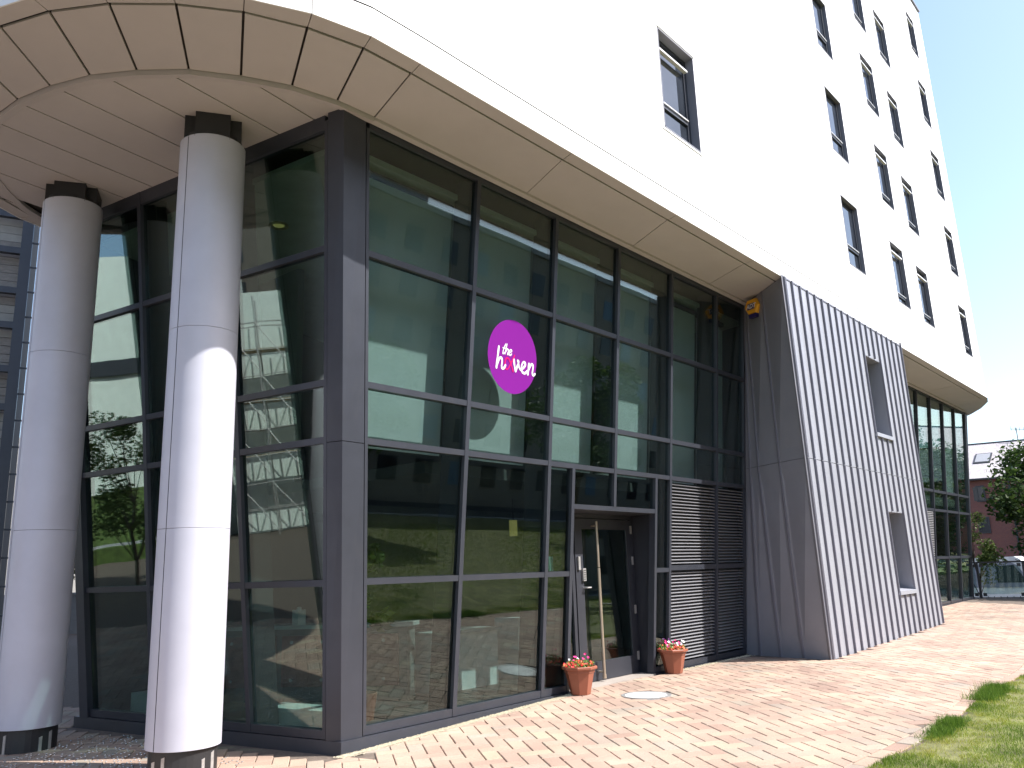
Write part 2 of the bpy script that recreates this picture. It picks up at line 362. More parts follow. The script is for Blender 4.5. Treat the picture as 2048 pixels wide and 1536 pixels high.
for u in MX: mull(pA, u, 2.92 if u == 4.52 else .12, 6.19)
mull(pA, 8.575, .12, 6.19, w=.05, fin=False)
boxP(MB(), pA, lambda z: kA(z) - .005, lambda z: kA(z) + .028, .12, 6.19, .03, .08).build("joint", M_groove, bld)
boxP(MB(), pA, lambda z: kA(z) + .022, lambda z: kA(z) + .06, .12, 6.12, -.04, .05).build("mullion", M_frame, bld)
cols = [(lambda z: kA(z) + .06, 1.5)] + [(a + .03, b - .03) for a, b in zip(MX, MX[1:])] + [(7.57, 8.55)]
for ci, (u0, u1) in enumerate(cols):
    for ri in range(2, 5):
        z0, z1 = ROWS[ri] + TH / 2, ROWS[ri + 1] - (TH / 2 if ri < 4 else .07)
        pane(pA, u0, u1, z0, z1)
    for ri in (2, 3, 4): trans(pA, u0, u1, ROWS[ri])
    boxP(MB(), pA, u0, u1, 6.12, 6.19, -.04, .05).build("transom", M_frame, bld)
for u0, u1 in (cols[0], cols[1], (3.07, 3.52), (5.64, 6.0)):
    pane(pA, u0, u1, .20, 1.557 - TH / 2); pane(pA, u0, u1, 1.557 + TH / 2, 2.92 - TH / 2)
    trans(pA, u0, u1, 1.557); boxP(MB(), pA, u0, u1, .12, .20, -.04, .05).build("transom", M_frame, bld)
mull(pA, 3.55, .12, 2.89, fin=False); mull(pA, 5.61, .12, 2.89, fin=False); mull(pA, 4.52, 2.43, 2.92, fin=False)
trans(pA, 3.58, 5.58, 2.405)
for u0, u1 in ((3.58, 4.49), (4.55, 5.58)): pane(pA, u0, u1, 2.437, 2.889)
# slender glazing gaskets catching light beside each mullion
# louvre bays
for u0, u1 in ((6.06, 7.51), (7.57, 8.55)):
    boxP(MB(), pA, u0, u1, .12, .20, -.04, .05).build("transom", M_frame, bld)
    trans(pA, u0, u1, 1.585, h=.075)
    boxP(MB(), pA, u0, u1, .2, 2.88, .09, .10).build("louvre_backing", M_black, bld)
    for za, zb, n in ((.215, 1.54, 27), (1.635, 2.865, 25)):
        for i in range(n):
            z = za + (zb - za) * (i + .5) / n; h = (zb - za) / n
            mb = MB(); p = []
            for uu in (u0, u1):
                pass
            # sloped blade with a rounded nose
            q = [(z + h * .30, .055), (z - h * .20, -.012), (z - h * .30, -.006), (z - h * .32, .004), (z + h * .18, .062)]
            mb.add([pA(u0, zz, d) for zz, d in q] + [pA(u1, zz, d) for zz, d in q], [(0, 1, 2, 3, 4), (9, 8, 7, 6, 5)] + [(i_, 5 + i_, 5 + (i_ + 1) % 5, (i_ + 1) % 5) for i_ in range(5)])
            mb.build("louvre", M_louvre, bld)
# left-hand glazing (under the canopy)
BX = [1.25, 2.79]
for u in BX: mull(pB, u, .12, 6.19)
boxP(MB(), pB, lambda z: kB(z) - .065, lambda z: kB(z) - .035, .12, 6.19, .03, .08).build("joint", M_groove, bld)
boxP(MB(), pB, lambda z: kB(z) - .042, lambda z: kB(z), .12, 6.12, -.04, .05).build("mullion", M_frame, bld)
def eB(z): return 3.93 + .03 * z
boxP(MB(), pB, lambda z: eB(z), lambda z: eB(z) + .16, .10, 6.19, -.07, .10).build("end_post", M_frame, bld)
bcols = [(lambda z: kB(z), 1.22), (1.28, 2.76), (2.82, lambda z: eB(z))]
for u0, u1 in bcols:
    for ri in range(5):
        pane(pB, u0, u1, ROWS[ri] + (TH / 2 if ri else .08), ROWS[ri + 1] - (TH / 2 if ri < 4 else .16), M_glassB)
        if ri: trans(pB, u0, u1, ROWS[ri])
    boxP(MB(), pB, u0, u1, 6.03, 6.19, -.04, .05).build("transom", M_frame, bld)
    boxP(MB(), pB, u0, u1, .12, .20, -.04, .05).build("transom", M_frame, bld)
# folded metal corner post, in two lifts with a joint at 2.9 m
def postpoly(z):
    t = (z - .1) / 6.07; c = Vector((.02 - .53 * t, .03 - .61 * t, z))
    a = Vector(pA(kA(z), z, -.055)); b = Vector(pB(kB(z) - .06, z, -.055))
    a2 = Vector(pA(kA(z), z, .10)); b2 = Vector(pB(kB(z) - .06, z, .10))
    return [c, a, a2, b2, b]
def postlift(z0, z1):
    lo, hi = postpoly(z0), postpoly(z1); m = MB()
    m.add(lo + hi, [(4, 3, 2, 1, 0), (5, 6, 7, 8, 9)] + [(i, (i + 1) % 5, 5 + (i + 1) % 5, 5 + i) for i in range(5)]); return m
postlift(.115, 2.885).build("corner_post", M_frame, bld); postlift(2.892, 6.19).build("corner_post", M_frame, bld)
# plinth
MB().prism([(0, 0), (3.54, .0), (3.54, .3), (.3, .3)], -.15, .113).build("plinth", M_frame, bld)
MB().prism([(5.64, .0), (8.62, .0), (8.62, .3), (5.64, .3)], -.1, .113).build("plinth", M_frame, bld)
e = bd * 4.2 + nb * -.02
MB().prism([(0, 0), (.3, .3), (e.x + .45, e.y + .05), (e.x - .04, e.y)], -.15, .113).build("plinth", M_frame, bld)
# end wall of the glazed box going back from the left end
pe0 = Vector(pB(4.1, .1)); pe1 = Vector(pB(4.22, 6.19))
MB().hexa([(pe0.x + .05, pe0.y, -.1), (6.5, 6.9, -.1), (6.5, 7.1, -.1), (pe0.x + .05, pe0.y + .1, -.1), (pe1.x + .05, pe1.y, 6.2), (6.5, 6.9, 6.2), (6.5, 7.1, 6.2), (pe1.x + .05, pe1.y + .1, 6.2)]).build("return_wall", M_frame, bld)
# ------------------------------------------------------------ interior
infl = [(.25, .3), (8.9, .3), (8.9, 6.6), (6.4, 6.6), (-.45, 4.0)]
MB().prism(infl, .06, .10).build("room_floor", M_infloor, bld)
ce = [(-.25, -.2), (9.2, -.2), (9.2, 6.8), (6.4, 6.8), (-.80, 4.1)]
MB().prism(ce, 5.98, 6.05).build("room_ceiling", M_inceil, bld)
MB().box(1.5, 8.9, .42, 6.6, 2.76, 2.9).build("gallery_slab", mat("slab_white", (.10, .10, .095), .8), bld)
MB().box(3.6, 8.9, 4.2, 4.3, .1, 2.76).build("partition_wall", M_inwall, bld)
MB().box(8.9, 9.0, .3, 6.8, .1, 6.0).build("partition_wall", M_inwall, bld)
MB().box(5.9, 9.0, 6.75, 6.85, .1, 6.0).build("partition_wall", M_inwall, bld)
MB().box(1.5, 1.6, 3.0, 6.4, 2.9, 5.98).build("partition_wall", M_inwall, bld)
# blinds: one per bay
for ci, (u0, u1) in enumerate(cols[:6]):
    a0 = (lambda z, u0=u0: (u0(z) if callable(u0) else u0) + .02); a1 = (lambda z, u1=u1: u1 + .01)
    boxP(MB(), pA, a0, a1, 2.93, 5.86 if ci < 5 else 5.8, .38, .384).build("blind", M_blind, bld)
    boxP(MB(), pA, a0, a1, 5.86, 5.93, .35, .42).build("blind_box", M_fin, bld)
M_lit = bpy.data.materials.new("lamp_glow"); M_lit.use_nodes = True
_b = M_lit.node_tree.nodes["Principled BSDF"]; _b.inputs["Emission Color"].default_value = (1, .85, .28, 1); _b.inputs["Emission Strength"].default_value = .12; _b.inputs["Base Color"].default_value = (.5, .42, .12, 1)
M_brass = mat("brass_ring", (.75, .6, .25), .3, .7)
dl = thing("ceiling_downlight", "round brass rimmed downlight in the ceiling behind the upper left pane", "light", (.42, 1.90, 5.98))
MB().lathe([(.11, 5.98), (.125, 5.955), (.10, 5.95), (.075, 5.975)], .42, 1.90, 24).build("rim", M_brass, dl, smooth=True)
MB().lathe([(.0, 5.968), (.072, 5.968)], .42, 1.90, 20).build("lamp_lens", M_lit, dl)
# reception counter seen through the left-hand glazing
M_ctop = mat("counter_top", (.45, .5, .48), .5); M_cfront = mat("counter_front", (.26, .12, .10), .6, var=.25, scale=9); M_cframe = mat("counter_frame", (.16, .17, .16), .6)
ct = thing("reception_counter", "long counter with speckled red panels behind the left glazing", "counter", (1.2, 2.0, .1))
def boxR(mb, o, ax, L, W_, z0, z1, off=(0, 0)):
    ax = Vector(ax).normalized(); n = Vector((-ax.y, ax.x)); o = Vector(o) + ax * off[0] + n * off[1]
    p = [o, o + ax * L, o + ax * L + n * W_, o + n * W_]
    return mb.hexa([(*q, z0) for q in p] + [(*q, z1) for q in p])
co = (.75, 3.6); cx = (.55, -.83)
boxR(MB(), co, cx, 2.6, .5, .98, 1.03).build("counter_top", M_ctop, ct)
boxR(MB(), co, cx, 2.5, .4, .10, .98, (.05, .06)).build("counter_body", M_cframe, ct)
for i in range(3): boxR(MB(), co, cx, .72, .03, .28, .90, (.12 + i * .8, .022)).build("counter_panel", M_cfront, ct)
for i in range(3):
    for j in range(2):
        for kz in (.36, .82):
            p = Vector(co) + Vector(cx).normalized() * (.25 + i * .8 + j * .4); n = Vector((cx[1], -cx[0])).normalized() * .0
            nn = Vector((.83, .55)).normalized(); q = p + nn * .012
            MB().cyl((q.x, q.y, kz), (q.x + nn.x * .01, q.y + nn.y * .01, kz), .022, n=8).build("stud", M_steel, ct)
M_paper = mat("paper_white", (.7, .72, .7), .8)
tb = thing("leaflet_box", "small white box with a knob standing on the counter", "box", (1.4, 2.7, 1.03))
MB().box(1.35, 1.47, 2.62, 2.74, 1.03, 1.22).build("box_body", M_paper, tb); MB().lathe([(.03, 1.22), (.03, 1.25), (0, 1.26)], 1.41, 2.68, 10).build("knob", M_paper, tb)
tag(MB().slab([(1.55, 2.3, 1.03), (1.78, 2.1, 1.03), (1.75, 2.08, 1.17), (1.6, 2.22, 1.17)], (.1, .1, 0)).build("leaflet_stand", M_paper), "white sloping leaflet stand on the reception counter", "leaflet stand")
# window seat box
ws = thing("low_bench", "pale low box standing on the floor just inside the left glazing", "bench", (.1, 1.1, .1))
q0 = Vector(pB(.55, .1, .35)); 
boxR(MB(), (q0.x, q0.y), (-.156, .988), 1.0, -.35, .10, .26).build("bench_box", M_paper, ws)
boxR(MB(), (q0.x, q0.y), (-.156, .988), .97, -.33, .26, .29, (.015, -.01)).build("bench_lid", M_paper, ws)
q0 = Vector(pB(2.95, .1, .35))
tag(boxR(MB(), (q0.x, q0.y), (-.156, .988), .8, -.3, .10, .34).build("storage_box", M_paper), "pale box on the floor inside the far left pane", "box")
tree_later = True
# things seen low through the right-hand glazing
cb = thing("low_cabinet", "white low cabinet standing inside behind the second pane", "cabinet", (3.5, 1.7, .1))
MB().box(2.7, 3.9, 1.5, 1.95, .10, .82).build("cabinet_body", M_paper, cb); MB().box(2.66, 3.94, 1.46, 1.99, .82, .86).build("cabinet_top", M_ctop, cb)
MB().box(4.35, 4.55, 1.5, 1.95, .10, .95).build("cabinet_door", M_paper, cb)
M_bind = [mat("binder_a", (.25, .5, .48), .6), mat("binder_b", (.6, .65, .6), .6)]
sh = thing("window_shelf", "thin shelf inside the narrow pane beside the door", "shelf", (3.3, .3, 1.6))
MB().box(3.08, 3.6, .12, .4, 1.58, 1.60).build("shelf_board", M_cframe, sh)
for i, (x, h) in enumerate(((3.14, .26), (3.26, .21), (3.37, .18))):
    tag(MB().box(x, x + .07, .10, .3, 1.60, 1.60 + h).build("leaflet_holder", M_bind[i % 2]), ["tallest teal leaflet holder standing on the window shelf", "pale leaflet holder in the middle of the three on the window shelf", "shortest teal leaflet holder on the window shelf, nearest the door"][i], "leaflet holder", "leaflet holders on the window shelf")
wl = thing("wall_lamp", "glowing yellow cylinder lamp deep inside behind the second pane", "lamp", (5.2, 2.2, 2.1))
MB().cyl((5.2, 2.25, 2.17), (5.2, 2.25, 2.42), .065, n=14).build("lamp_shade", M_lit, wl); MB().cyl((5.2, 2.25, 2.42), (5.2, 2.25, 2.76), .008, n=6).build("cord", M_black, wl)
tb2 = thing("meeting_table", "dark table standing in the room behind the first pane", "table", (3.0, 2.9, .1))
MB().box(1.9, 3.6, 2.6, 3.4, .80, .84).build("table_top", M_cframe, tb2)
for x in (1.97, 3.5):
    for y in (2.67, 3.3): MB().box(x, x + .05, y, y + .05, .1, .8).build("leg", M_black, tb2)

# ------------------------------------------------------------ door recess
YD = .30
M_door = mat("door_frame", (0.036, 0.038, 0.048), 0.45, 0.2, var=.05)
MB().hexa([(5.585, .08 - .0, .10), (5.64, .08, .10), (5.75, YD + .06, .10), (5.69, YD + .06, .10), (5.585, -.13, 2.37), (5.64, -.13, 2.37), (5.75, YD + .06, 2.37), (5.69, YD + .06, 2.37)]).build("door_reveal", M_door, bld)
MB().hexa([(3.52, .08, .10), (3.575, .08, .10), (3.575, YD + .06, .10), (3.52, YD + .06, .10), (3.52, -.13, 2.37), (3.575, -.13, 2.37), (3.575, YD + .06, 2.37), (3.52, YD + .06, 2.37)]).build("door_reveal", M_door, bld)
MB().add([(3.52, -.14, 2.372), (5.66, -.14, 2.372), (6.0, YD + .06, 2.372), (3.52, YD + .06, 2.372), (3.52, -.14, 2.39), (5.66, -.14, 2.39), (6.0, YD + .06, 2.39), (3.52, YD + .06, 2.39)],
         [(0, 3, 2, 1), (4, 5, 6, 7), (0, 1, 5, 4), (1, 2, 6, 5), (2, 3, 7, 6), (3, 0, 4, 7)]).build("door_head_lining", M_door, bld)
MB().box(3.575, 3.8, YD, YD + .05, .11, 2.37).build("side_screen", M_door, bld)
MB().box(3.82, 4.10, YD + .02, YD + .035, .24, 2.27).build("glass_pane", M_glass, bld)
mb = MB(); mb.box(3.8, 4.14, YD, YD + .05, 2.27, 2.37); mb.box(3.8, 4.14, YD, YD + .05, .11, .24); mb.box(4.10, 4.16, YD - .01, YD + .05, .24, 2.27); mb.build("side_screen_frame", M_door, bld)
MB().box(5.62, 5.69, YD, YD + .05, .11, 2.37).build("door_jamb", M_door, bld)
MB().box(4.16, 5.62, YD, YD + .05, 2.31, 2.37).build("door_jamb", M_door, bld)
dr = MB()
dr.box(4.185, 4.36, YD - .012, YD + .045, .125, 2.30); dr.box(5.49, 5.605, YD - .012, YD + .045, .125, 2.30)
dr.box(4.36, 5.49, YD - .012, YD + .045, .125, .37); dr.box(4.36, 5.49, YD - .012, YD + .045, 2.16, 2.30)
door = dr.build("door", M_door, bld)
MB().box(4.36, 5.49, YD + .01, YD + .03, .37, 2.16).build("door_glass", M_glass, door)
M_pole = mat("worn_brass_pole", (.50, .42, .33), .35, .7, var=.1, scale=12, stretch=(1, 1, .2))
hb = MB(); hb.cyl((4.60, YD - .10, .16), (4.60, YD - .10, 1.62), .021, n=12); hb.cyl((4.60, YD - .10, 1.63), (4.60, YD - .10, 2.26), .018, n=12)
hb.cyl((4.60, YD - .10, .155), (4.60, YD - .10, .21), .027, n=12)
for z in (.24, 2.2): hb.cyl((4.60, YD - .10, z), (4.60, YD - .01, z), .012, n=8)
hb.build("pull_handle", M_pole, door, smooth=False)
MB().box(4.31, 4.375, YD - .045, YD - .012, 1.45, 1.62).build("keypad", M_steel, door); MB().box(4.22, 4.265, YD - .04, YD - .012, 1.60, 1.78).build("lock_plate", M_steel, door)
mb = MB()
for i in range(5):
    for j in range(2): mb.cyl((4.327 + j * .028, YD - .05, 1.475 + i * .029), (4.327 + j * .028, YD - .045, 1.475 + i * .029), .008, n=6)
mb.build("key_button", M_black, door)
MB().cyl((4.345, YD - .075, 1.36), (4.43, YD - .075, 1.36), .01, n=8).cyl((4.345, YD - .075, 1.36), (4.345, YD - .012, 1.36), .012, n=8).build("lever_handle", M_steel, door)
for z in (.3, .95, 1.65, 2.1): MB().box(5.59, 5.625, YD - .025, YD - .012, z, z + .12).build("hinge", M_steel, door)
MB().prism([(3.575, .0), (5.60, .0), (5.69, YD + .1), (3.575, YD + .1)], .02, .118).build("threshold", mat("threshold_stone", (.30, .26, .23), .8, bump=.2), bld)

# ------------------------------------------------------------ zinc bay
def zL(z): return 8.36 - .1221 * (z - .1)
def zR(z): return 14.96 - .1667 * (z - .1)
def yZ(z): return -1.5 - .0279 * (z - .1)
N = 19
def pZ(u, z, d=0): return (zL(z) + (zR(z) - zL(z)) * u / N, yZ(z) + d, z)
def gz(u): return 0.10 + 0.0 * u if u < 11 else .10 + (u - 11) / 8 * .13
def zpanel(u0, u1, z0, z1):
    g = .0
    p = [pZ(u0, z0), pZ(u1, z0), pZ(u1, z1), pZ(u0, z1)]
    MB().slab(p, (0, .02, 0)).build("zinc_panel", M_zinc, bld)
def zseam(u, z0, z1):
    w = .028
    a = MB().hexa([pZ(u - w, z0, -.035), pZ(u + w, z0, -.035), pZ(u + w, z0, -.001), pZ(u - w, z0, -.001), pZ(u - w, z1, -.035), pZ(u + w, z1, -.035), pZ(u + w, z1, -.001), pZ(u - w, z1, -.001)])
    a.build("standing_seam", M_zseam, bld)
WZ = [(4.02, 5.56), (1.0, 2.52)]
for i in range(N):
    zb = max(gz(i) , 0.05)
    holes = 11 <= i < 14
    segs = [(zb, 1.0), (2.52, 3.235), (3.245, 4.02), (5.56, 6.19)] if holes else [(zb, 3.235), (3.245, 6.19)]
    for a, b in segs: zpanel(i, i + 1, a, b)
for i in range(1, N):
    inner = 11 < i < 14
    segs = [(gz(i), .93), (2.52, 3.235), (3.245, 3.95), (5.56, 6.19)] if inner else [(gz(i), 3.235), (3.245, 6.19)]
    for a, b in segs: zseam(i, a, b)
for d_, w in ((0.05, .03), (.16, .03)): 
    for a, b in ((.1, 3.235), (3.245, 6.19)): zseam(d_, a, b)
zseam(N - .05, .23, 3.235); zseam(N - .05, 3.245, 6.25)
MB().hexa([pZ(-.02, 6.17, -.01), pZ(N + .02, 6.17, -.01), pZ(N + .02, 6.17, .02), pZ(-.02, 6.17, .02), pZ(-.02, 6.2, -.01), pZ(N + .02, 6.2, -.01), pZ(N + .02, 6.2, .02), pZ(-.02, 6.2, .02)]).build("zinc_capping", M_zseam, bld)
for (za, zb) in WZ:
    rev = MB(); dd = .34
    u0, u1 = 11.0, 14.0; t = .04
    rev.hexa([pZ(u0, za, .0), pZ(u0 + t, za, 0), pZ(u0 + t, za, dd), pZ(u0, za, dd), pZ(u0, zb, .0), pZ(u0 + t, zb, 0), pZ(u0 + t, zb, dd), pZ(u0, zb, dd)])
    rev.hexa([pZ(u1 - t, za, .0), pZ(u1, za, 0), pZ(u1, za, dd), pZ(u1 - t, za, dd), pZ(u1 - t, zb, .0), pZ(u1, zb, 0), pZ(u1, zb, dd), pZ(u1 - t, zb, dd)])
    rev.hexa([pZ(u0 + t, zb - .02, .0), pZ(u1 - t, zb - .02, 0), pZ(u1 - t, zb - .02, dd), pZ(u0 + t, zb - .02, dd), pZ(u0 + t, zb, .0), pZ(u1 - t, zb, 0), pZ(u1 - t, zb, dd), pZ(u0 + t, zb, dd)])
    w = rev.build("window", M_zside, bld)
    MB().hexa([pZ(u0 - .03, za - .07, -.05), pZ(u1 + .03, za - .07, -.05), pZ(u1 + .03, za - .07, .0), pZ(u0 - .03, za - .07, .0), pZ(u0 - .03, za + .0, -.05), pZ(u1 + .03, za + .0, -.05), pZ(u1 - t, za + .05, dd), pZ(u0 + t, za + .05, dd)]).build("sill", M_zinc, w)
    fr = MB()
    def zbar(a, b, c, d, e0=dd - .07, e1=dd - .01, mm=fr): mm.hexa([pZ(a, c, e0), pZ(b, c, e0), pZ(b, c, e1), pZ(a, c, e1), pZ(a, d, e0), pZ(b, d, e0), pZ(b, d, e1), pZ(a, d, e1)])
    zbar(u0 + t, u0 + .2, za + .05, zb - .02); zbar(u1 - .3, u1 - t, za + .05, zb - .02); zbar(u0 + .2, u1 - .3, za + .05, za + .11); zbar(u0 + .2, u1 - .3, zb - .08, zb - .02); zbar(u0 + .2, u1 - .3, za + .75, za + .81)
    fr.build("window_frame", M_frame, w)
    pn = MB(); zbar(u0 + .2, u1 - .3, za + .11, za + .75, dd - .04, dd - .03, pn); zbar(u0 + .2, u1 - .3, za + .81, zb - .08, dd - .04, dd - .03, pn); pn.build("pane", M_win, w)
# side of the bay facing the entrance
T0, T1 = Vector((8.62, -.50, 6.2)), Vector((7.615, -1.67, 6.2)); B0, B1 = Vector((8.64, .10, .02)), Vector((8.36, -1.5, .10))
def pS(t, z, d=0):
    k = (z - .1) / 6.1; a = B0.lerp(T0, k); b = B1.lerp(T1, k)
    # seams run parallel to the leaning front edge
    p = a.lerp(b, t); n = Vector((-.85, .5, 0)).normalized(); p = p + n * d; return Vector((p.x, p.y, z))
ss = [(0, 0), (.03, .20), (.08, .44), (.50, .70), (1, 1)]
for (t0, b0), (t1, b1) in zip(ss, ss[1:]):
    for za, zb in ((.03, 3.235), (3.242, 6.19)):
        f = lambda tt, bb, z: bb + (tt - bb) * (z - .1) / 6.1
        p = [pS(f(t0, b0, za), za), pS(f(t1, b1, za), za), pS(f(t1, b1, zb), zb), pS(f(t0, b0, zb), zb)]
        e = (p[1] - p[0]).normalized() * .004
        p[0] += e; p[3] += e; p[1] -= e; p[2] -= e
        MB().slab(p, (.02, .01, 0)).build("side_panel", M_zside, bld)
        if t1 < 1:
            w = .012; p = [pS(f(t1, b1, z) + s_, z, d) for z in (za, zb) for s_, d in ((-w, .0), (-w, .016), (w, .016), (w, .0))]
            MB().hexa(p).build("standing_seam", M_zseam, bld)
MB().hexa([pS(.97, .05, .001), pS(1.0, .05, .03), pS(1.012, .05, .03), pS(1.0, .05, -.02), pS(.98, 6.22, .001), pS(1.0, 6.22, .03), pS(1.012, 6.22, .03), pS(1.0, 6.22, -.02)]).build("edge_trim", M_zside, bld)
# core of the bay and its far side
MB().hexa([(8.9, -1.1, -.05), (14.8, -1.1, -.05), (14.8, .6, -.05), (9.2, .6, -.05), (8.9, -1.15, 6.15), (13.6, -1.15, 6.15), (13.6, .3, 6.15), (9.2, .3, 6.15)]).build("bay_core", M_fin, bld)
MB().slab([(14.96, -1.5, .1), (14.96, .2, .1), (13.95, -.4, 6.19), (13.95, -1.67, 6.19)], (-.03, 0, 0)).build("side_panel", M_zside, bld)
for (za, zb) in WZ: pass

# ------------------------------------------------------------ far glazed bay
FX = [13.9, 15.3, 16.65, 18.0, 19.36, 20.7, 22.07, 23.43, 24.82]
FR = [.31, 1.6, 2.93, 3.465, 6.16]
for u in FX:
    boxP(MB(), pA, u - .03, u + .03, .31, 6.19, -.05, .06).build("mullion", M_frame, bld)
for a, b in zip(FX, FX[1:]):
    for zi, (z0, z1) in enumerate(zip(FR, FR[1:])):
        h0 = .035; pane(pA, a + .03, b - .03, z0 + (.06 if zi == 0 else h0), z1 - (h0 if zi < 3 else .03))
        boxP(MB(), pA, a + .03, b - .03, z0 - (0 if zi == 0 else h0), z0 + (.06 if zi == 0 else h0), -.04, .05).build("transom", M_frame, bld)
    boxP(MB(), pA, a + .03, b - .03, 6.13, 6.19, -.04, .05).build("transom", M_frame, bld)
for i in range(26):
    z = 1.66 + i * .0475
    boxP(MB(), pA, 19.42, 20.60, z, z + .026, -.03, -.008).build("louvre", M_louvre, bld)
MB().box(13.9, 24.9, .0, .3, -.1, .30).build("plinth", M_frame, bld)
# right-hand return of the far glazing
def pC(s, z, d=0): return (24.90 - .02 * 0 + .09 * (z - .3) * 0.5 + s * .35 - d, 0.09 - LEAN * z + s, z)
for z0, z1 in zip(FR, FR[1:]): boxP(MB(), pC, .05, 3.0, z0 + .03, z1 - .03, 0, .02).build("glass_pane", M_glass, bld)
boxP(MB(), pC, -.02, .06, .31, 6.19, -.03, .05).build("mullion", M_frame, bld)
MB().box(13.9, 26, 5.0, 5.2, 0, 6.2).build("partition_wall", M_inwall, bld)
MB().box(13.9, 26.0, .3, 5.0, .26, .30).build("room_floor", M_infloor, bld)
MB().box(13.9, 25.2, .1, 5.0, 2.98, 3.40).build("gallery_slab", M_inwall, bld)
for i, (a, b) in enumerate(((23.5, 24.7),)):
    boxP(MB(), pA, a, b, 3.6, 6.0, .35, .354).build("blind", M_blind, bld)

# ------------------------------------------------------------ columns under the canopy
def column(cx, cy, r, zbot, ztop, joints, label, a0=193):
    col = thing("column", label, "column", (cx, cy, 0), "clad columns under the canopy")
    a0 = math.radians(a0)      # open vertical joint faces the camera's left
    zs = [zbot] + joints + [ztop]
    for z0, z1 in zip(zs, zs[1:]):
        for s0, s1 in ((a0 + .014, a0 + math.pi - .014), (a0 + math.pi + .014, a0 + 2 * math.pi - .014)):
            m = MB().lathe([(r - .02, z0 + .0015), (r - .002, z0 + .0015), (r, z0 + .003), (r, z1 - .003), (r - .002, z1 - .0015), (r - .02, z1 - .0015)], cx, cy, 40, s0, s1)
            o = m.build("cladding_panel", M_alu, col, smooth=True); sharp(o)
    MB().cyl((cx, cy, 0.0), (cx, cy, ztop + .05), r - .03, n=32).build("core", M_black, col)
    cap = MB(); ax = Vector((.85, -.53)).normalized(); n = Vector((.53, .85)).normalized()
    def cross(w, d, z0, z1):
        p = [Vector((cx, cy)) + ax * (sx * w) + n * (sy * d) for sx, sy in ((-1, -1), (1, -1), (1, 1), (-1, 1))]; cap.hexa([(*q, z0) for q in p] + [(*q, z1) for q in p])
    cross(.165, .27, ztop - .02, ZT - .0205); cross(.27, .165, ztop - .021, ZT - .0215); 
    cap.build("column_cap", M_black, col)
    b = MB(); b.cyl((cx, cy, -.08), (cx, cy, zbot - .004), r - .045, n=24); b.build("column_base", M_black, col)
    for k in range(4):
        a = math.radians(197 + k * 90); d = Vector((math.cos(a), math.sin(a))); t = Vector((-d.y, d.x)); p0 = Vector((cx, cy)) + d * (r - .045)
        q = [p0 - t * .07, p0 + t * .07, p0 + t * .07 + d * .012, p0 - t * .07 + d * .012]
        MB().add([(*q[0], -.06), (*q[1], -.06), (*q[2], -.06), (*q[3], -.06), (*q[0], zbot - .09), (*q[1], zbot - .04), (*q[2], zbot - .04), (*q[3], zbot - .09)], [(0, 3, 2, 1), (4, 5, 6, 7), (0, 1, 5, 4), (1, 2, 6, 5), (2, 3, 7, 6), (3, 0, 4, 7)]).build("base_plate", M_steel, col)
    return col
column(-1.20, .66, .315, .22, 5.93, [2.08, 3.95], "nearer silver column, half lit by sun, in front of the glazed corner")
column(-1.55, 3.17, .315, .22, 5.98, [2.20, 4.15], "farther silver column, fully in canopy shade at the left edge", 180)

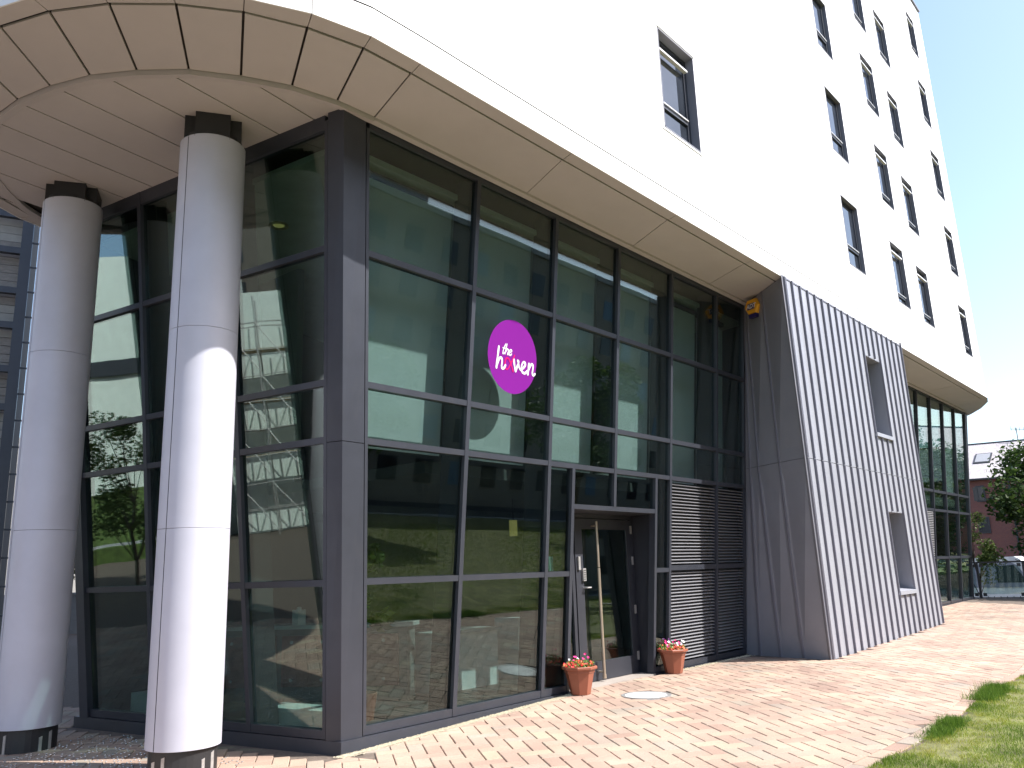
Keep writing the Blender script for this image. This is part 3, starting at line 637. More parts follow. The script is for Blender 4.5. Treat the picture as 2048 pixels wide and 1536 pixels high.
# ------------------------------------------------------------ sign on the glass
M_purple = mat("purple_vinyl", (.17, .012, .215), .9, var=.01, spec=.05); M_pink = mat("pink_vinyl", (.48, .012, .13), .9, var=.01, spec=.05); M_signwhite = mat("white_vinyl", (.62, .60, .64), .9, var=.01, spec=.05)
sg = thing("round_sign", "round purple window sign reading the haven in white and pink handwriting", "sign", pA(2.3, 4.15, -.01))
n_ = 72; cen = (2.3, 4.155); R_ = .452
ring = [(cen[0] + R_ * math.cos(2 * math.pi * i / n_) * 1.005, cen[1] + R_ * math.sin(2 * math.pi * i / n_)) for i in range(n_)]
MB().slab([pA(u, z, -.003) for u, z in ring], (0, .002, 0)).build("sign_disc", M_purple, sg)
LET = {"t": [[(2.157, 4.287), (2.129, 4.236), (2.109, 4.177), (2.113, 4.161), (2.139, 4.178)], [(2.104, 4.231), (2.191, 4.233)]],
 "h1": [[(2.18, 4.291), (2.161, 4.223), (2.147, 4.164)], [(2.152, 4.18), (2.178, 4.217), (2.202, 4.229), (2.212, 4.214), (2.194, 4.174), (2.202, 4.164), (2.222, 4.177)]],
 "e1": [[(2.232, 4.194), (2.259, 4.208), (2.272, 4.224), (2.253, 4.235), (2.235, 4.223), (2.223, 4.193), (2.229, 4.169), (2.25, 4.165), (2.27, 4.185)]],
 "h": [[(2.034, 4.235), (2.024, 4.144), (2.013, 4.07), (2.006, 3.975)], [(2.014, 4.016), (2.043, 4.082), (2.07, 4.106), (2.094, 4.10), (2.103, 4.058), (2.096, 4.01), (2.11, 3.982), (2.143, 3.995), (2.165, 4.03)]],
 "v": [[(2.32, 4.123), (2.328, 4.068), (2.342, 4.024), (2.356, 3.985)], [(2.356, 3.985), (2.377, 4.039), (2.396, 4.079), (2.405, 4.112), (2.386, 4.122)], [(2.398, 4.098), (2.415, 4.046), (2.449, 4.018)]],
 "e": [[(2.445, 4.018), (2.497, 4.048), (2.535, 4.093), (2.522, 4.123), (2.491, 4.117), (2.467, 4.072), (2.467, 4.02), (2.493, 3.992), (2.536, 3.99), (2.578, 4.025)]],
 "n": [[(2.604, 4.12), (2.598, 4.056), (2.59, 3.982)], [(2.594, 4.027), (2.626, 4.089), (2.658, 4.122), (2.684, 4.11), (2.683, 4.06), (2.676, 4.012), (2.697, 3.988), (2.728, 4.01)]],
 "a": [[(2.222, 4.118), (2.186, 4.122), (2.162, 4.095), (2.158, 4.04), (2.178, 3.99), (2.212, 3.992), (2.244, 4.036), (2.276, 4.087), (2.307, 4.138), (2.326, 4.176)], [(2.218, 4.118), (2.258, 4.07), (2.29, 4.016), (2.309, 3.975)]]}
def smooth_line(pts, k=5):
    out = []; P = [Vector(p) for p in pts]
    if len(P) < 3: return P
    P = [P[0] * 2 - P[1]] + P + [P[-1] * 2 - P[-2]]
    for i in range(1, len(P) - 2):
        for j in range(k):
            t = j / k; a, b, c, d = P[i - 1:i + 3]
            out.append(0.5 * ((2 * b) + (-a + c) * t + (2 * a - 5 * b + 4 * c - d) * t * t + (-a + 3 * b - 3 * c + d) * t ** 3))
    out.append(P[-2]); return out
def stroke(mb, pts, w, dd):
    P = smooth_line(pts); n = len(P)
    for i in range(n - 1):
        t = (P[i + 1] - P[i]); 
        if t.length < 1e-6: continue
        t.normalize()
        for e_ in ():
            pass
        def nrm(k):
            a = P[max(0, k - 1)]; b = P[min(n - 1, k + 1)]; tt = (b - a).normalized(); return Vector((-tt.y, tt.x))
        n0, n1 = nrm(i), nrm(i + 1); w0 = w * (1.0 + .12 * math.sin(3 * i / n * math.pi)); 
        q = [P[i] + n0 * w0, P[i] - n0 * w0, P[i + 1] - n1 * w0, P[i + 1] + n1 * w0]
        v = [pA(u.x, u.y, dd) for u in q]; mb.add(v, [(0, 1, 2, 3)])
    for e_ in (P[0], P[-1]):
        mb.add([pA(e_.x + w * math.cos(k * math.pi / 4), e_.y + w * math.sin(k * math.pi / 4), dd - .0004) for k in range(8)], [tuple(range(8))])
for k_, sts in LET.items():
    mb = MB(); w = .0075 if k_ in ("t", "h1", "e1") else (.0105 if k_ == "a" else .0145)
    for si, st in enumerate(sts): stroke(mb, st, w, -.0058 - .0010 * si)
    mb.build("letter", M_pink if k_ == "a" else M_signwhite, sg, label="pink letter a" if k_ == "a" else None)

# ------------------------------------------------------------ alarm box
M_yel = mat("alarm_yellow", (.72, .34, .02), .45, var=.03); M_navy = mat("alarm_navy", (.02, .015, .09), .5)
al = thing("alarm_box", "yellow hexagonal burglar alarm box with ADT logo high on the zinc side wall", "alarm box", (8.36, -.78, 6.0))
ca = Vector((8.27, -.86, 6.00)); ux = Vector((-.66, -.75, 0)).normalized(); ux = Vector((-.33, -.944, 0)); nn = Vector((-.944, .33, 0)); 
hexp = [(-.165, .0), (-.09, .135), (.09, .135), (.165, .0), (.09, -.135), (-.09, -.135)]
def H(u, w, d): p = ca + ux * u + nn * d + Vector((0, 0, w)); return p
mb = MB(); k = .86
mb.add([H(a, b, -.03) for a, b in hexp] + [H(a, b, .05) for a, b in hexp] + [H(a * k, b * k, .085) for a, b in hexp], [(5, 4, 3, 2, 1, 0)] + [tuple(range(12, 18))] + [(i, (i + 1) % 6, 6 + (i + 1) % 6, 6 + i) for i in range(6)] + [(6 + i, 6 + (i + 1) % 6, 12 + (i + 1) % 6, 12 + i) for i in range(6)])
mb.build("cover", M_yel, al)
mb = MB(); mb.hexa([H(-.075, -.20, .0), H(.085, -.20, .0), H(.085, -.20, .07), H(-.075, -.20, .07), H(-.085, -.136, .0), H(.09, -.136, .0), H(.09, -.136, .08), H(-.085, -.136, .08)]); mb.build("strobe_lens", M_navy, al)
mb = MB(); 
for w0, w1 in ((.042, .055), (-.055, -.042)): mb.add([H(-.085, w0, .0865), H(.085, w0, .0865), H(.085, w1, .0865), H(-.085, w1, .0865)], [(0, 1, 2, 3)])
mb.add([H(-.085, -.040, .0862), H(.085, -.040, .0862), H(.085, .040, .0862), H(-.085, .040, .0862)], [(0, 1, 2, 3)])
mb.build("logo_panel", M_navy, al)
tc = bpy.data.curves.new("logo_letters", 'FONT'); tc.body = "ADT"; tc.size = .105; tc.shear = .25; tc.align_x = 'CENTER'; tc.align_y = 'CENTER'; tc.extrude = .0008; tc.offset = .003
to = bpy.data.objects.new("tmp", tc); C.objects.link(to); dg = bpy.context.evaluated_depsgraph_get(); me = bpy.data.meshes.new_from_object(to.evaluated_get(dg)); bpy.data.objects.remove(to)
me.materials.clear(); me.materials.append(M_signwhite)
for v_ in me.vertices:
    p = H(v_.co.x, v_.co.y, .0885 + v_.co.z); v_.co = p - WL[al.name]
lo = bpy.data.objects.new("logo_letters", me); C.objects.link(lo); lo.parent = al; WL[lo.name] = WL[al.name]

# ------------------------------------------------------------ ground, paving, lawn
def ground_grid(name, x0, x1, nx, y0, y1, ny, m, dz, parent=None, kind="structure"):
    v = []; f = []
    for j in range(ny + 1):
        for i in range(nx + 1):
            x = x0 + (x1 - x0) * i / nx; y = y0 + (y1 - y0) * j / ny; v.append((x, y, zg(x, y) + dz))
    for j in range(ny):
        for i in range(nx): k = j * (nx + 1) + i; f.append((k, k + 1, k + nx + 2, k + nx + 1))
    mb = MB(); mb.v = v; mb.f = f; return mb.build(name, m, parent, kind=kind)
M_asph = mat("asphalt", (.055, .055, .055), .9, var=.12, scale=4, bump=.3, bscale=120)
M_sand = mat("jointing_sand", (.13, .10, .08), .95, var=.2, scale=30, bump=.3)
g_ = MB(); g_.add([(-300, -300, -.9), (300, -300, -.9), (300, 300, -.9), (-300, 300, -.9)], [(0, 1, 2, 3)]); g_.build("ground", M_asph, kind="structure")
pave = ground_grid("pavement", -22, 26.2, 96, -4.30, 30, 70, M_sand, -.014)
lawn_y = -4.22
def lawnedge(x): return -4.22 + .05 * math.sin(x * 1.3) + (.0 if x < 6 else min(.12, (x - 6) * .03))

def brickmat(name, use_attr):
    m = bpy.data.materials.new(name); m.use_nodes = True; n = m.node_tree; b = n.nodes["Principled BSDF"]; b.inputs["Roughness"].default_value = .8; b.inputs["Specular IOR Level"].default_value = .3
    if use_attr: a = n.nodes.new("ShaderNodeAttribute"); a.attribute_name = "shade"; src = a.outputs["Fac"]
    else: a = n.nodes.new("ShaderNodeObjectInfo"); src = a.outputs["Random"]
    r = n.nodes.new("ShaderNodeValToRGB"); e = r.color_ramp.elements; r.color_ramp.interpolation = 'LINEAR'
    cs = [(0, (0.325, 0.225, 0.18)), (0.2, (0.365, 0.262, 0.21)), (0.42, (0.395, 0.29, 0.232)), (0.62, (0.41, 0.31, 0.24)), (0.8, (0.38, 0.277, 0.22)), (0.9, (0.335, 0.29, 0.245)), (1, (0.43, 0.345, 0.255))]
    e[0].position, e[0].color = cs[0][0], (*cs[0][1], 1); e[1].position, e[1].color = cs[-1][0], (*cs[-1][1], 1)
    for p, c in cs[1:-1]: q = e.new(p); q.color = (*c, 1)
    n.links.new(src, r.inputs[0])
    g = n.nodes.new("ShaderNodeNewGeometry"); no = n.nodes.new("ShaderNodeTexNoise"); no.inputs["Scale"].default_value = 1.1; no.inputs["Detail"].default_value = 7; n.links.new(g.outputs["Position"], no.inputs["Vector"])
    r2 = n.nodes.new("ShaderNodeValToRGB"); r2.color_ramp.elements[0].position = .3; r2.color_ramp.elements[0].color = (.78, .76, .75, 1); r2.color_ramp.elements[1].position = .7; r2.color_ramp.elements[1].color = (1.14, 1.12, 1.08, 1); n.links.new(no.outputs[0], r2.inputs[0])
    mx = n.nodes.new("ShaderNodeMixRGB"); mx.blend_type = 'MULTIPLY'; mx.inputs[0].default_value = 1; n.links.new(r.outputs[0], mx.inputs[1]); n.links.new(r2.outputs[0], mx.inputs[2])
    n4 = n.nodes.new("ShaderNodeTexNoise"); n4.inputs["Scale"].default_value = 90; n4.inputs["Detail"].default_value = 5; n.links.new(g.outputs["Position"], n4.inputs["Vector"])
    r4 = n.nodes.new("ShaderNodeValToRGB"); r4.color_ramp.elements[0].position = .3; r4.color_ramp.elements[0].color = (.82, .82, .82, 1); r4.color_ramp.elements[1].position = .65; r4.color_ramp.elements[1].color = (1.08, 1.08, 1.08, 1); n.links.new(n4.outputs[0], r4.inputs[0])
    m2 = n.nodes.new("ShaderNodeMixRGB"); m2.blend_type = 'MULTIPLY'; m2.inputs[0].default_value = 1; n.links.new(mx.outputs[0], m2.inputs[1]); n.links.new(r4.outputs[0], m2.inputs[2])
    n.links.new(m2.outputs[0], b.inputs["Base Color"])
    n3 = n.nodes.new("ShaderNodeTexNoise"); n3.inputs["Scale"].default_value = 110; n3.inputs["Detail"].default_value = 4; n.links.new(g.outputs["Position"], n3.inputs["Vector"])
    bp = n.nodes.new("ShaderNodeBump"); bp.inputs["Strength"].default_value = .35; bp.inputs["Distance"].default_value = .004; n.links.new(n3.outputs[0], bp.inputs["Height"]); n.links.new(bp.outputs[0], b.inputs["Normal"])
    return m
M_brick = brickmat("paving_brick", False); M_brickA = brickmat("paving_brick_joined", True)
BW = .153; BL = 2 * BW; JT = .0033
def brick_local(l, w):
    a, b = l / 2 - JT, w / 2 - JT; c = .006; h = .045
    v = [(-a, -b, -h), (a, -b, -h), (a, b, -h), (-a, b, -h), (-a, -b, -c), (a, -b, -c), (a, b, -c), (-a, b, -c), (-a + c, -b + c, 0), (a - c, -b + c, 0), (a - c, b - c, 0), (-a + c, b - c, 0)]
    f = [(0, 1, 5, 4), (1, 2, 6, 5), (2, 3, 7, 6), (3, 0, 4, 7), (4, 5, 9, 8), (5, 6, 10, 9), (6, 7, 11, 10), (7, 4, 8, 11), (8, 9, 10, 11)]
    return v, f
TH0 = math.radians(53.0)
ex = Vector((math.cos(TH0), math.sin(TH0))); ey = Vector((-ex.y, ex.x))
def in_build(x, y):
    if 0 <= x < 8.5 and y > -.02 - .10 * (x < 3.6) + (.12 if x < .5 else 0): return not (3.6 < x < 5.9 and y < .40)
    if x >= 8.3 and x <= 14.95 and y > -1.52: return True
    if x > 14.9 and y > -.03 and x < 26: return True
    if x <= 0.0 and y > 0:
        s = Vector((x, y, 0)).dot(bd); h_ = Vector((x, y, 0)).dot(nb)
        return h_ < 0.02 and s < 4.25
    if x > -.6 and y > 4.1 and y < 4.1 + (x + .6) * .45 + .05: return True
    if x > 0 and y > 0 and y < 6.5 + x * .1 and x < 27: return y < 4.2 + .4 * x
    return False
bricks = []; clipped = []
def mcov(x, y): return (x - 3.84) ** 2 + (y + .92) ** 2 < .335 ** 2
rng = range(-260, 260)
# herringbone: for integer lattice (i,j): horizontal brick at (i+j.., ) classic tiling with period 4 along each axis
for j in range(-120, 260):
    for i in range(-140, 300):
        k = (i - j) % 4
        if k == 0:     # brick along ex covering cells (i,j),(i+1,j)
            c = ex * ((i + 1) * BW) + ey * ((j + .5) * BW); ang = TH0
        elif k == 2:   # brick along ey covering cells (i,j),(i,j+1)
            # cell pattern check: cells with k==2 start a vertical brick whose upper cell is (i, j+1) with k==1
            c = ex * ((i + .5) * BW) + ey * ((j) * BW + 0.0); ang = TH0 + math.pi / 2
            # the vertical brick covers (i, j-1) [k==3] and (i, j) [k==2]
        else: continue
        x, y = c.x, c.y
        if x < -5.5 or x > 24.3 or y > 13 or y < -4.12: continue
        if x > 2 and y > .5 and y < 12.9: continue
        if mcov(x, y): continue
        rr_ = .16
        nearb = (0 <= x < 8.7 or x > 14.9) and y > -.35
        if y < lawnedge(x) + .21 + rr_ or (nearb and not (3.75 < x < 5.5)):
            clipped.append((x, y, ang)); continue
        q3 = Vector((x, y, 0))
        if x < .15 and -.3 < q3.dot(bd) < 4.35 and -.16 < q3.dot(nb) < .20: clipped.append((x, y, ang)); continue
        if in_build(x, y): continue
        bricks.append((x, y, ang, BL, BW))
for i in range(int(30 / .315)):           # stretcher edge course along the lawn
    x = -5.5 + i * .315
    if x < 24.2: bricks.append((x, lawnedge(x) + .135 - .02, math.atan2(lawnedge(x + .3) - lawnedge(x), .3), .31, .153))
camx, camy = -5.221, -6.638
def visscore(b):
    dx, dy = b[0] - camx, b[1] - camy; fd = dx * .763 + dy * .646
    if fd < 1: return 1e9
    lat = (dx * .646 - dy * .763) / fd
    dn = 1.55 / math.hypot(dx, dy)
    if abs(lat) > .64 or dn > .245 - .0 * lat: return 1e9      # beside or below the frame
    return math.hypot(dx, dy)
bricks.sort(key=visscore)
bv, bf = brick_local(BL, BW)
bme = bpy.data.meshes.new("brick"); bme.from_pydata(bv, [], bf); bme.materials.append(M_brick)
for (x, y, a, l, w) in bricks[:300]:
    o = bpy.data.objects.new("brick", bme); C.objects.link(o); o.parent = pave
    o.location = (x, y, zg(x, y) + rnd.uniform(-.0015, .002)); e = .5
    nz = Vector(((zg(x - e, y) - zg(x + e, y)) / (2 * e) + rnd.uniform(-.006, .006), (zg(x, y - e) - zg(x, y + e)) / (2 * e) + rnd.uniform(-.006, .006), 1)).normalized()
    o.rotation_euler = (nz.to_track_quat('Z', 'Y').to_matrix() @ Matrix.Rotation(0, 3, 'Z')).to_euler()
    q = Vector((0, 0, 1)).rotation_difference(nz).to_matrix() @ Matrix.Rotation(a + rnd.uniform(-.006, .006), 3, 'Z'); o.rotation_euler = q.to_euler()
V = []; F = []; SH = []
for (x, y, a, l, w) in bricks[300:]:
    ca_, sa_ = math.cos(a + rnd.uniform(-.006, .006)), math.sin(a); z0 = zg(x, y) + rnd.uniform(-.0015, .002); k = len(V); sh_ = rnd.random()
    tx, ty = rnd.uniform(-.006, .006), rnd.uniform(-.006, .006)
    for (vx, vy, vz) in bv:
        X_, Y_ = x + vx * ca_ - vy * sa_, y + vx * sa_ + vy * ca_
        V.append((X_, Y_, zg(X_, Y_) + z0 - zg(x, y) + vz + tx * vx + ty * vy))
    F += [tuple(k + i for i in q) for q in bf]; SH += [sh_] * len(bv)
def clip(poly, f):
    out = []
    for i in range(len(poly)):
        a, b = poly[i], poly[(i + 1) % len(poly)]; fa, fb = f(a), f(b)
        if fa >= 0: out.append(a)
        if (fa >= 0) != (fb >= 0): t = fa / (fa - fb); out.append((a[0] + (b[0] - a[0]) * t, a[1] + (b[1] - a[1]) * t))
    return out
for (x, y, a) in clipped:
    ca_, sa_ = math.cos(a), math.sin(a); l, w = BL / 2 - JT, BW / 2 - JT
    poly = [(x + u * ca_ - v_ * sa_, y + u * sa_ + v_ * ca_) for u, v_ in ((-l, -w), (l, -w), (l, w), (-l, w))]
    poly = clip(poly, lambda p: p[1] - (lawnedge(p[0]) + .197))
    if y > -.6:
        yl = -.115 if x < 3.75 else (-.05 if x < 8.8 else -.04)
        poly = clip(poly, lambda p: yl - p[1]) if poly else poly
        if 8.2 < x < 14: poly = clip(poly, lambda p: 8.30 - p[0]) if poly else poly
    if x < .15 and -.3 < Vector((x, y, 0)).dot(bd) < 4.35 and Vector((x, y, 0)).dot(nb) > -.17 and poly:
        poly = clip(poly, lambda p: p[0] * nb.x + p[1] * nb.y - .025)
    if len(poly) < 3: continue
    ar = abs(sum(poly[i][0] * poly[(i + 1) % len(poly)][1] - poly[(i + 1) % len(poly)][0] * poly[i][1] for i in range(len(poly)))) / 2
    if ar < .0008: continue
    k = len(V); n = len(poly); sh_ = rnd.random(); dz = rnd.uniform(-.0015, .002)
    cx_, cy_ = sum(p[0] for p in poly) / n, sum(p[1] for p in poly) / n
    for sc_, zz_ in ((1, -.045), (1, -.006), (.95, 0)):
        for p in poly: V.append((cx_ + (p[0] - cx_) * sc_, cy_ + (p[1] - cy_) * sc_, zg(*p) + dz + zz_))
    F += [(k + i, k + (i + 1) % n, k + n + (i + 1) % n, k + n + i) for i in range(n)] + [(k + n + i, k + n + (i + 1) % n, k + 2 * n + (i + 1) % n, k + 2 * n + i) for i in range(n)] + [tuple(range(k + 2 * n, k + 3 * n))]
    SH += [sh_] * (3 * n)
bm_ = bpy.data.meshes.new("paving_bricks"); bm_.from_pydata(V, [], F); bm_.materials.append(M_brickA)
at = bm_.attributes.new("shade", 'FLOAT', 'POINT'); at.data.foreach_set("value", SH)
bo = bpy.data.objects.new("paving_bricks", bm_); C.objects.link(bo); bo.parent = pave; bo["kind"] = "stuff"
# pale aggregate margin along the plinth
M_grav = mat("pale_gravel", (.48, .42, .30), .9, var=.3, scale=60)
V = []; F = []
for i in range(5200):
    x = rnd.uniform(-.1, 3.75) if i < 3600 else rnd.uniform(6.0, 8.5); y = -.10 * rnd.random() ** .8 - .0; r = rnd.uniform(.004, .010)
    if rnd.random() < .25: y -= rnd.random() ** 2 * .10
    z = zg(x, y); k = len(V)
    for p in ((r, 0, 0), (-r * .9, r * .3, 0), (0, r, 0), (0, -r, .001), (r * .1, 0, r * .9)): V.append((x + p[0], y + p[1], z + p[2]))
    F += [(k, k + 2, k + 4), (k + 2, k + 1, k + 4), (k + 1, k + 3, k + 4), (k + 3, k, k + 4)]
mb = MB(); mb.v = V; mb.f = F; gr_ = mb.build("gravel", M_grav, kind="stuff"); tag(gr_, "pale gravel swept along the foot of the glazing", "gravel")
mb = MB()
for i in range(40):
    x0, x1 = -.05 + i * .1, .05 + i * .1
    mb.add([(x0, -.125, zg(x0, -.1) - .003), (x1, -.125, zg(x1, -.1) - .003), (x1, .02, zg(x1, 0) - .003), (x0, .02, zg(x0, 0) - .003)], [(0, 1, 2, 3)])
mb.build("gravel_margin", mat("mortar_margin", (.38, .33, .25), .95, var=.25, scale=25, bump=.5, bscale=90), pave)
# manhole cover
M_cover = mat("cover_steel", (.75, .75, .75), .6, .0, var=.1, scale=14)
mh = thing("manhole_cover", "bright round steel manhole cover in the paving before the door", "manhole cover", (3.84, -.92, zg(3.84, -.92)))
z0 = zg(3.84, -.92)
MB().lathe([(0, z0 + .004), (.25, z0 + .004), (.252, z0 - .01)], 3.84, -.92, 40).build("cover_plate", M_cover, mh)
MB().lathe([(.258, z0 - .02), (.258, z0 + .007), (.30, z0 + .007), (.302, z0 - .02)], 3.84, -.92, 40).build("cover_frame", M_steel, mh)
MB().lathe([(.0, z0 - .012), (.37, z0 - .012)], 3.84, -.92, 40).build("bedding_mortar", mat("mortar", (.33, .28, .23), .95, var=.2, scale=30, bump=.4), mh)
for a in (0.6, 3.7): MB().box(3.84 + .17 * math.cos(a) - .02, 3.84 + .17 * math.cos(a) + .02, -.92 + .17 * math.sin(a) - .006, -.92 + .17 * math.sin(a) + .006, z0 + .0045, z0 + .008).build("key_hole", M_black, mh)
# tactile studs under the canopy
M_stud = mat("steel_stud", (.75, .75, .75), .25, .8)
mb = MB()
for i in range(-14, 26):
    for j in range(-8, 22):
        p = Vector((-1.45, 1.9)) + Vector((.55, -.83)) * (i * .062) + Vector((.83, .55)) * (j * .062 + (i % 2) * .031)
        if (p.x + 1.19) ** 2 + (p.y - .66) ** 2 < .13 or (p.x + 1.66) ** 2 + (p.y - 3.3) ** 2 < .14: continue
        if p.x > -.60 or in_build(p.x + .12, p.y) or p.y > 3.6: continue
        if rnd.random() < .55: continue
        z = zg(p.x, p.y) + .003; mb.lathe([(.011, z), (.0095, z + .004), (0, z + .005)], p.x, p.y, 6)
tac = mb.build("tactile_stud", M_stud, pave, kind="stuff")

# lawn
M_soil = mat("turf_soil", (.13, .13, .045), .95, var=.35, scale=5, dirt=((.15, .18, .03), 2.2, .9))
lawn = MB(); v = []; nx, ny = 120, 40
for j in range(ny + 1):
    for i in range(nx + 1):
        x = -12 + 82 * i / nx; y = lawnedge(x) - .0 - (j / ny) * 17.8
        v.append((x, y, zg(min(x, 24), y) + .015 + .03 * math.sin(x * .9 + y) * min(1, j / 4) + (0 if j else -.02)))
f = [(j * (nx + 1) + i, (j + 1) * (nx + 1) + i, (j + 1) * (nx + 1) + i + 1, j * (nx + 1) + i + 1) for j in range(ny) for i in range(nx)]
lawn.v = v; lawn.f = f; lawn.build("lawn", M_soil, kind="structure")
def blademat(name, cols_):
    m = bpy.data.materials.new(name); m.use_nodes = True; n = m.node_tree; b = n.nodes["Principled BSDF"]; b.inputs["Roughness"].default_value = .55; b.inputs["Specular IOR Level"].default_value = .25
    a = n.nodes.new("ShaderNodeAttribute"); a.attribute_name = "shade"; r = n.nodes.new("ShaderNodeValToRGB"); e = r.color_ramp.elements
    e[0].color = (*cols_[0], 1); e[1].color = (*cols_[-1], 1)
    for i, c in enumerate(cols_[1:-1]): q = e.new((i + 1) / (len(cols_) - 1)); q.color = (*c, 1)
    n.links.new(a.outputs["Fac"], r.inputs[0]); n.links.new(r.outputs[0], b.inputs["Base Color"])
    tr = n.nodes.new("ShaderNodeBsdfTranslucent"); n.links.new(r.outputs[0], tr.inputs[0]); mx = n.nodes.new("ShaderNodeMixShader"); mx.inputs[0].default_value = .35
    o = n.nodes["Material Output"]; n.links.new(b.outputs[0], mx.inputs[1]); n.links.new(tr.outputs[0], mx.inputs[2]); n.links.new(mx.outputs[0], o.inputs[0])
    return m
M_blade = blademat("grass_blade", [(.09, .16, .018), (.18, .26, .03), (.31, .34, .05), (.42, .37, .10)])
M_blade2 = blademat("tuft_blade", [(.05, .11, .012), (.10, .19, .02), (.17, .26, .04)])
def blades(name, pts, m, label, cat):
    n = len(pts); V = np.zeros((n * 3, 3)); sh = np.zeros(n * 3)
    for i, (x, y, z, h, w, lean, s) in enumerate(pts):
        a = rnd.uniform(0, 6.283); b = rnd.uniform(0, 6.283); dx, dy = math.cos(a) * w, math.sin(a) * w; L = lean
        V[3 * i] = (x - dx, y - dy, z); V[3 * i + 1] = (x + dx, y + dy, z); V[3 * i + 2] = (x + math.cos(b) * L, y + math.sin(b) * L, z + h); sh[3 * i:3 * i + 3] = s
    me = bpy.data.meshes.new(name); me.vertices.add(n * 3); me.vertices.foreach_set("co", V.ravel()); me.loops.add(n * 3); me.loops.foreach_set("vertex_index", np.arange(n * 3, dtype=np.int32))
    me.polygons.add(n); me.polygons.foreach_set("loop_start", np.arange(0, n * 3, 3, dtype=np.int32)); me.polygons.foreach_set("loop_total", np.full(n, 3, dtype=np.int32)); me.update(calc_edges=True); me.validate()
    me.materials.append(m); at = me.attributes.new("shade", 'FLOAT', 'POINT'); at.data.foreach_set("value", sh.astype(np.float32))
    o = bpy.data.objects.new(name, me); C.objects.link(o); o["kind"] = "stuff"; o["label"] = label; o["category"] = cat; return o
from mathutils import noise
pts = []
def lz(x, y): return zg(min(x, 24), y) + .01
for i in range(150000):
    x = 0.2 + 12 * rnd.random() ** 1.3; y = lawnedge(x) + .02 - rnd.random() ** 1.3 * 2.6
    nn_ = noise.noise(Vector((x * 1.7, y * 1.7, 0))) ; n2 = noise.noise(Vector((x * 6, y * 6, 3)))
    if nn_ + .6 * n2 < -.28 and rnd.random() < .8: continue
    h = rnd.uniform(.012, .03) * (1 + .8 * max(0, nn_ + n2)); s = min(1, max(0, .45 - nn_ * .8 + rnd.uniform(-.3, .3)))
    pts.append((x, y, lz(x, y), h, .0022, rnd.uniform(.0, .02), s))
for i in range(60000):
    x = rnd.uniform(-8, 40); y = lawnedge(x) - 2.4 - rnd.random() * 12
    pts.append((x, y, lz(x, y), rnd.uniform(.04, .09), .012, .03, min(1, max(0, .3 + rnd.uniform(-.3, .4)))))
blades("grass", pts, M_blade, "short yellowish green lawn grass along the brick path", "grass")
for cx_, cy_, rx, ry, n, hh, lb in ((3.65, -4.27, .50, .10, 5500, .10, "long bright green grass tuft hanging over the path edge, nearer one"), (6.0, -4.17, .75, .12, 5500, .10, "long bright green grass tuft on the path edge, farther one")):
    pts = []
    for i in range(n):
        t = rnd.gauss(0, .5); x = cx_ + t * rx; cl_ = noise.noise(Vector((x * 5, 7, 1))); y = lawnedge(x) + .02 + rnd.gauss(0, .5) * ry * (1 + cl_) - .04; h = hh * rnd.uniform(.35, 1.2) * max(.15, math.exp(-t * t * .9) * (1 + 1.2 * cl_))
        if rnd.random() < .35 - cl_: continue
        pts.append((x, y, lz(x, y), h, .0028, rnd.uniform(.01, .06), rnd.random()))
    blades("grass_tuft", pts, M_blade2, lb, "grass")

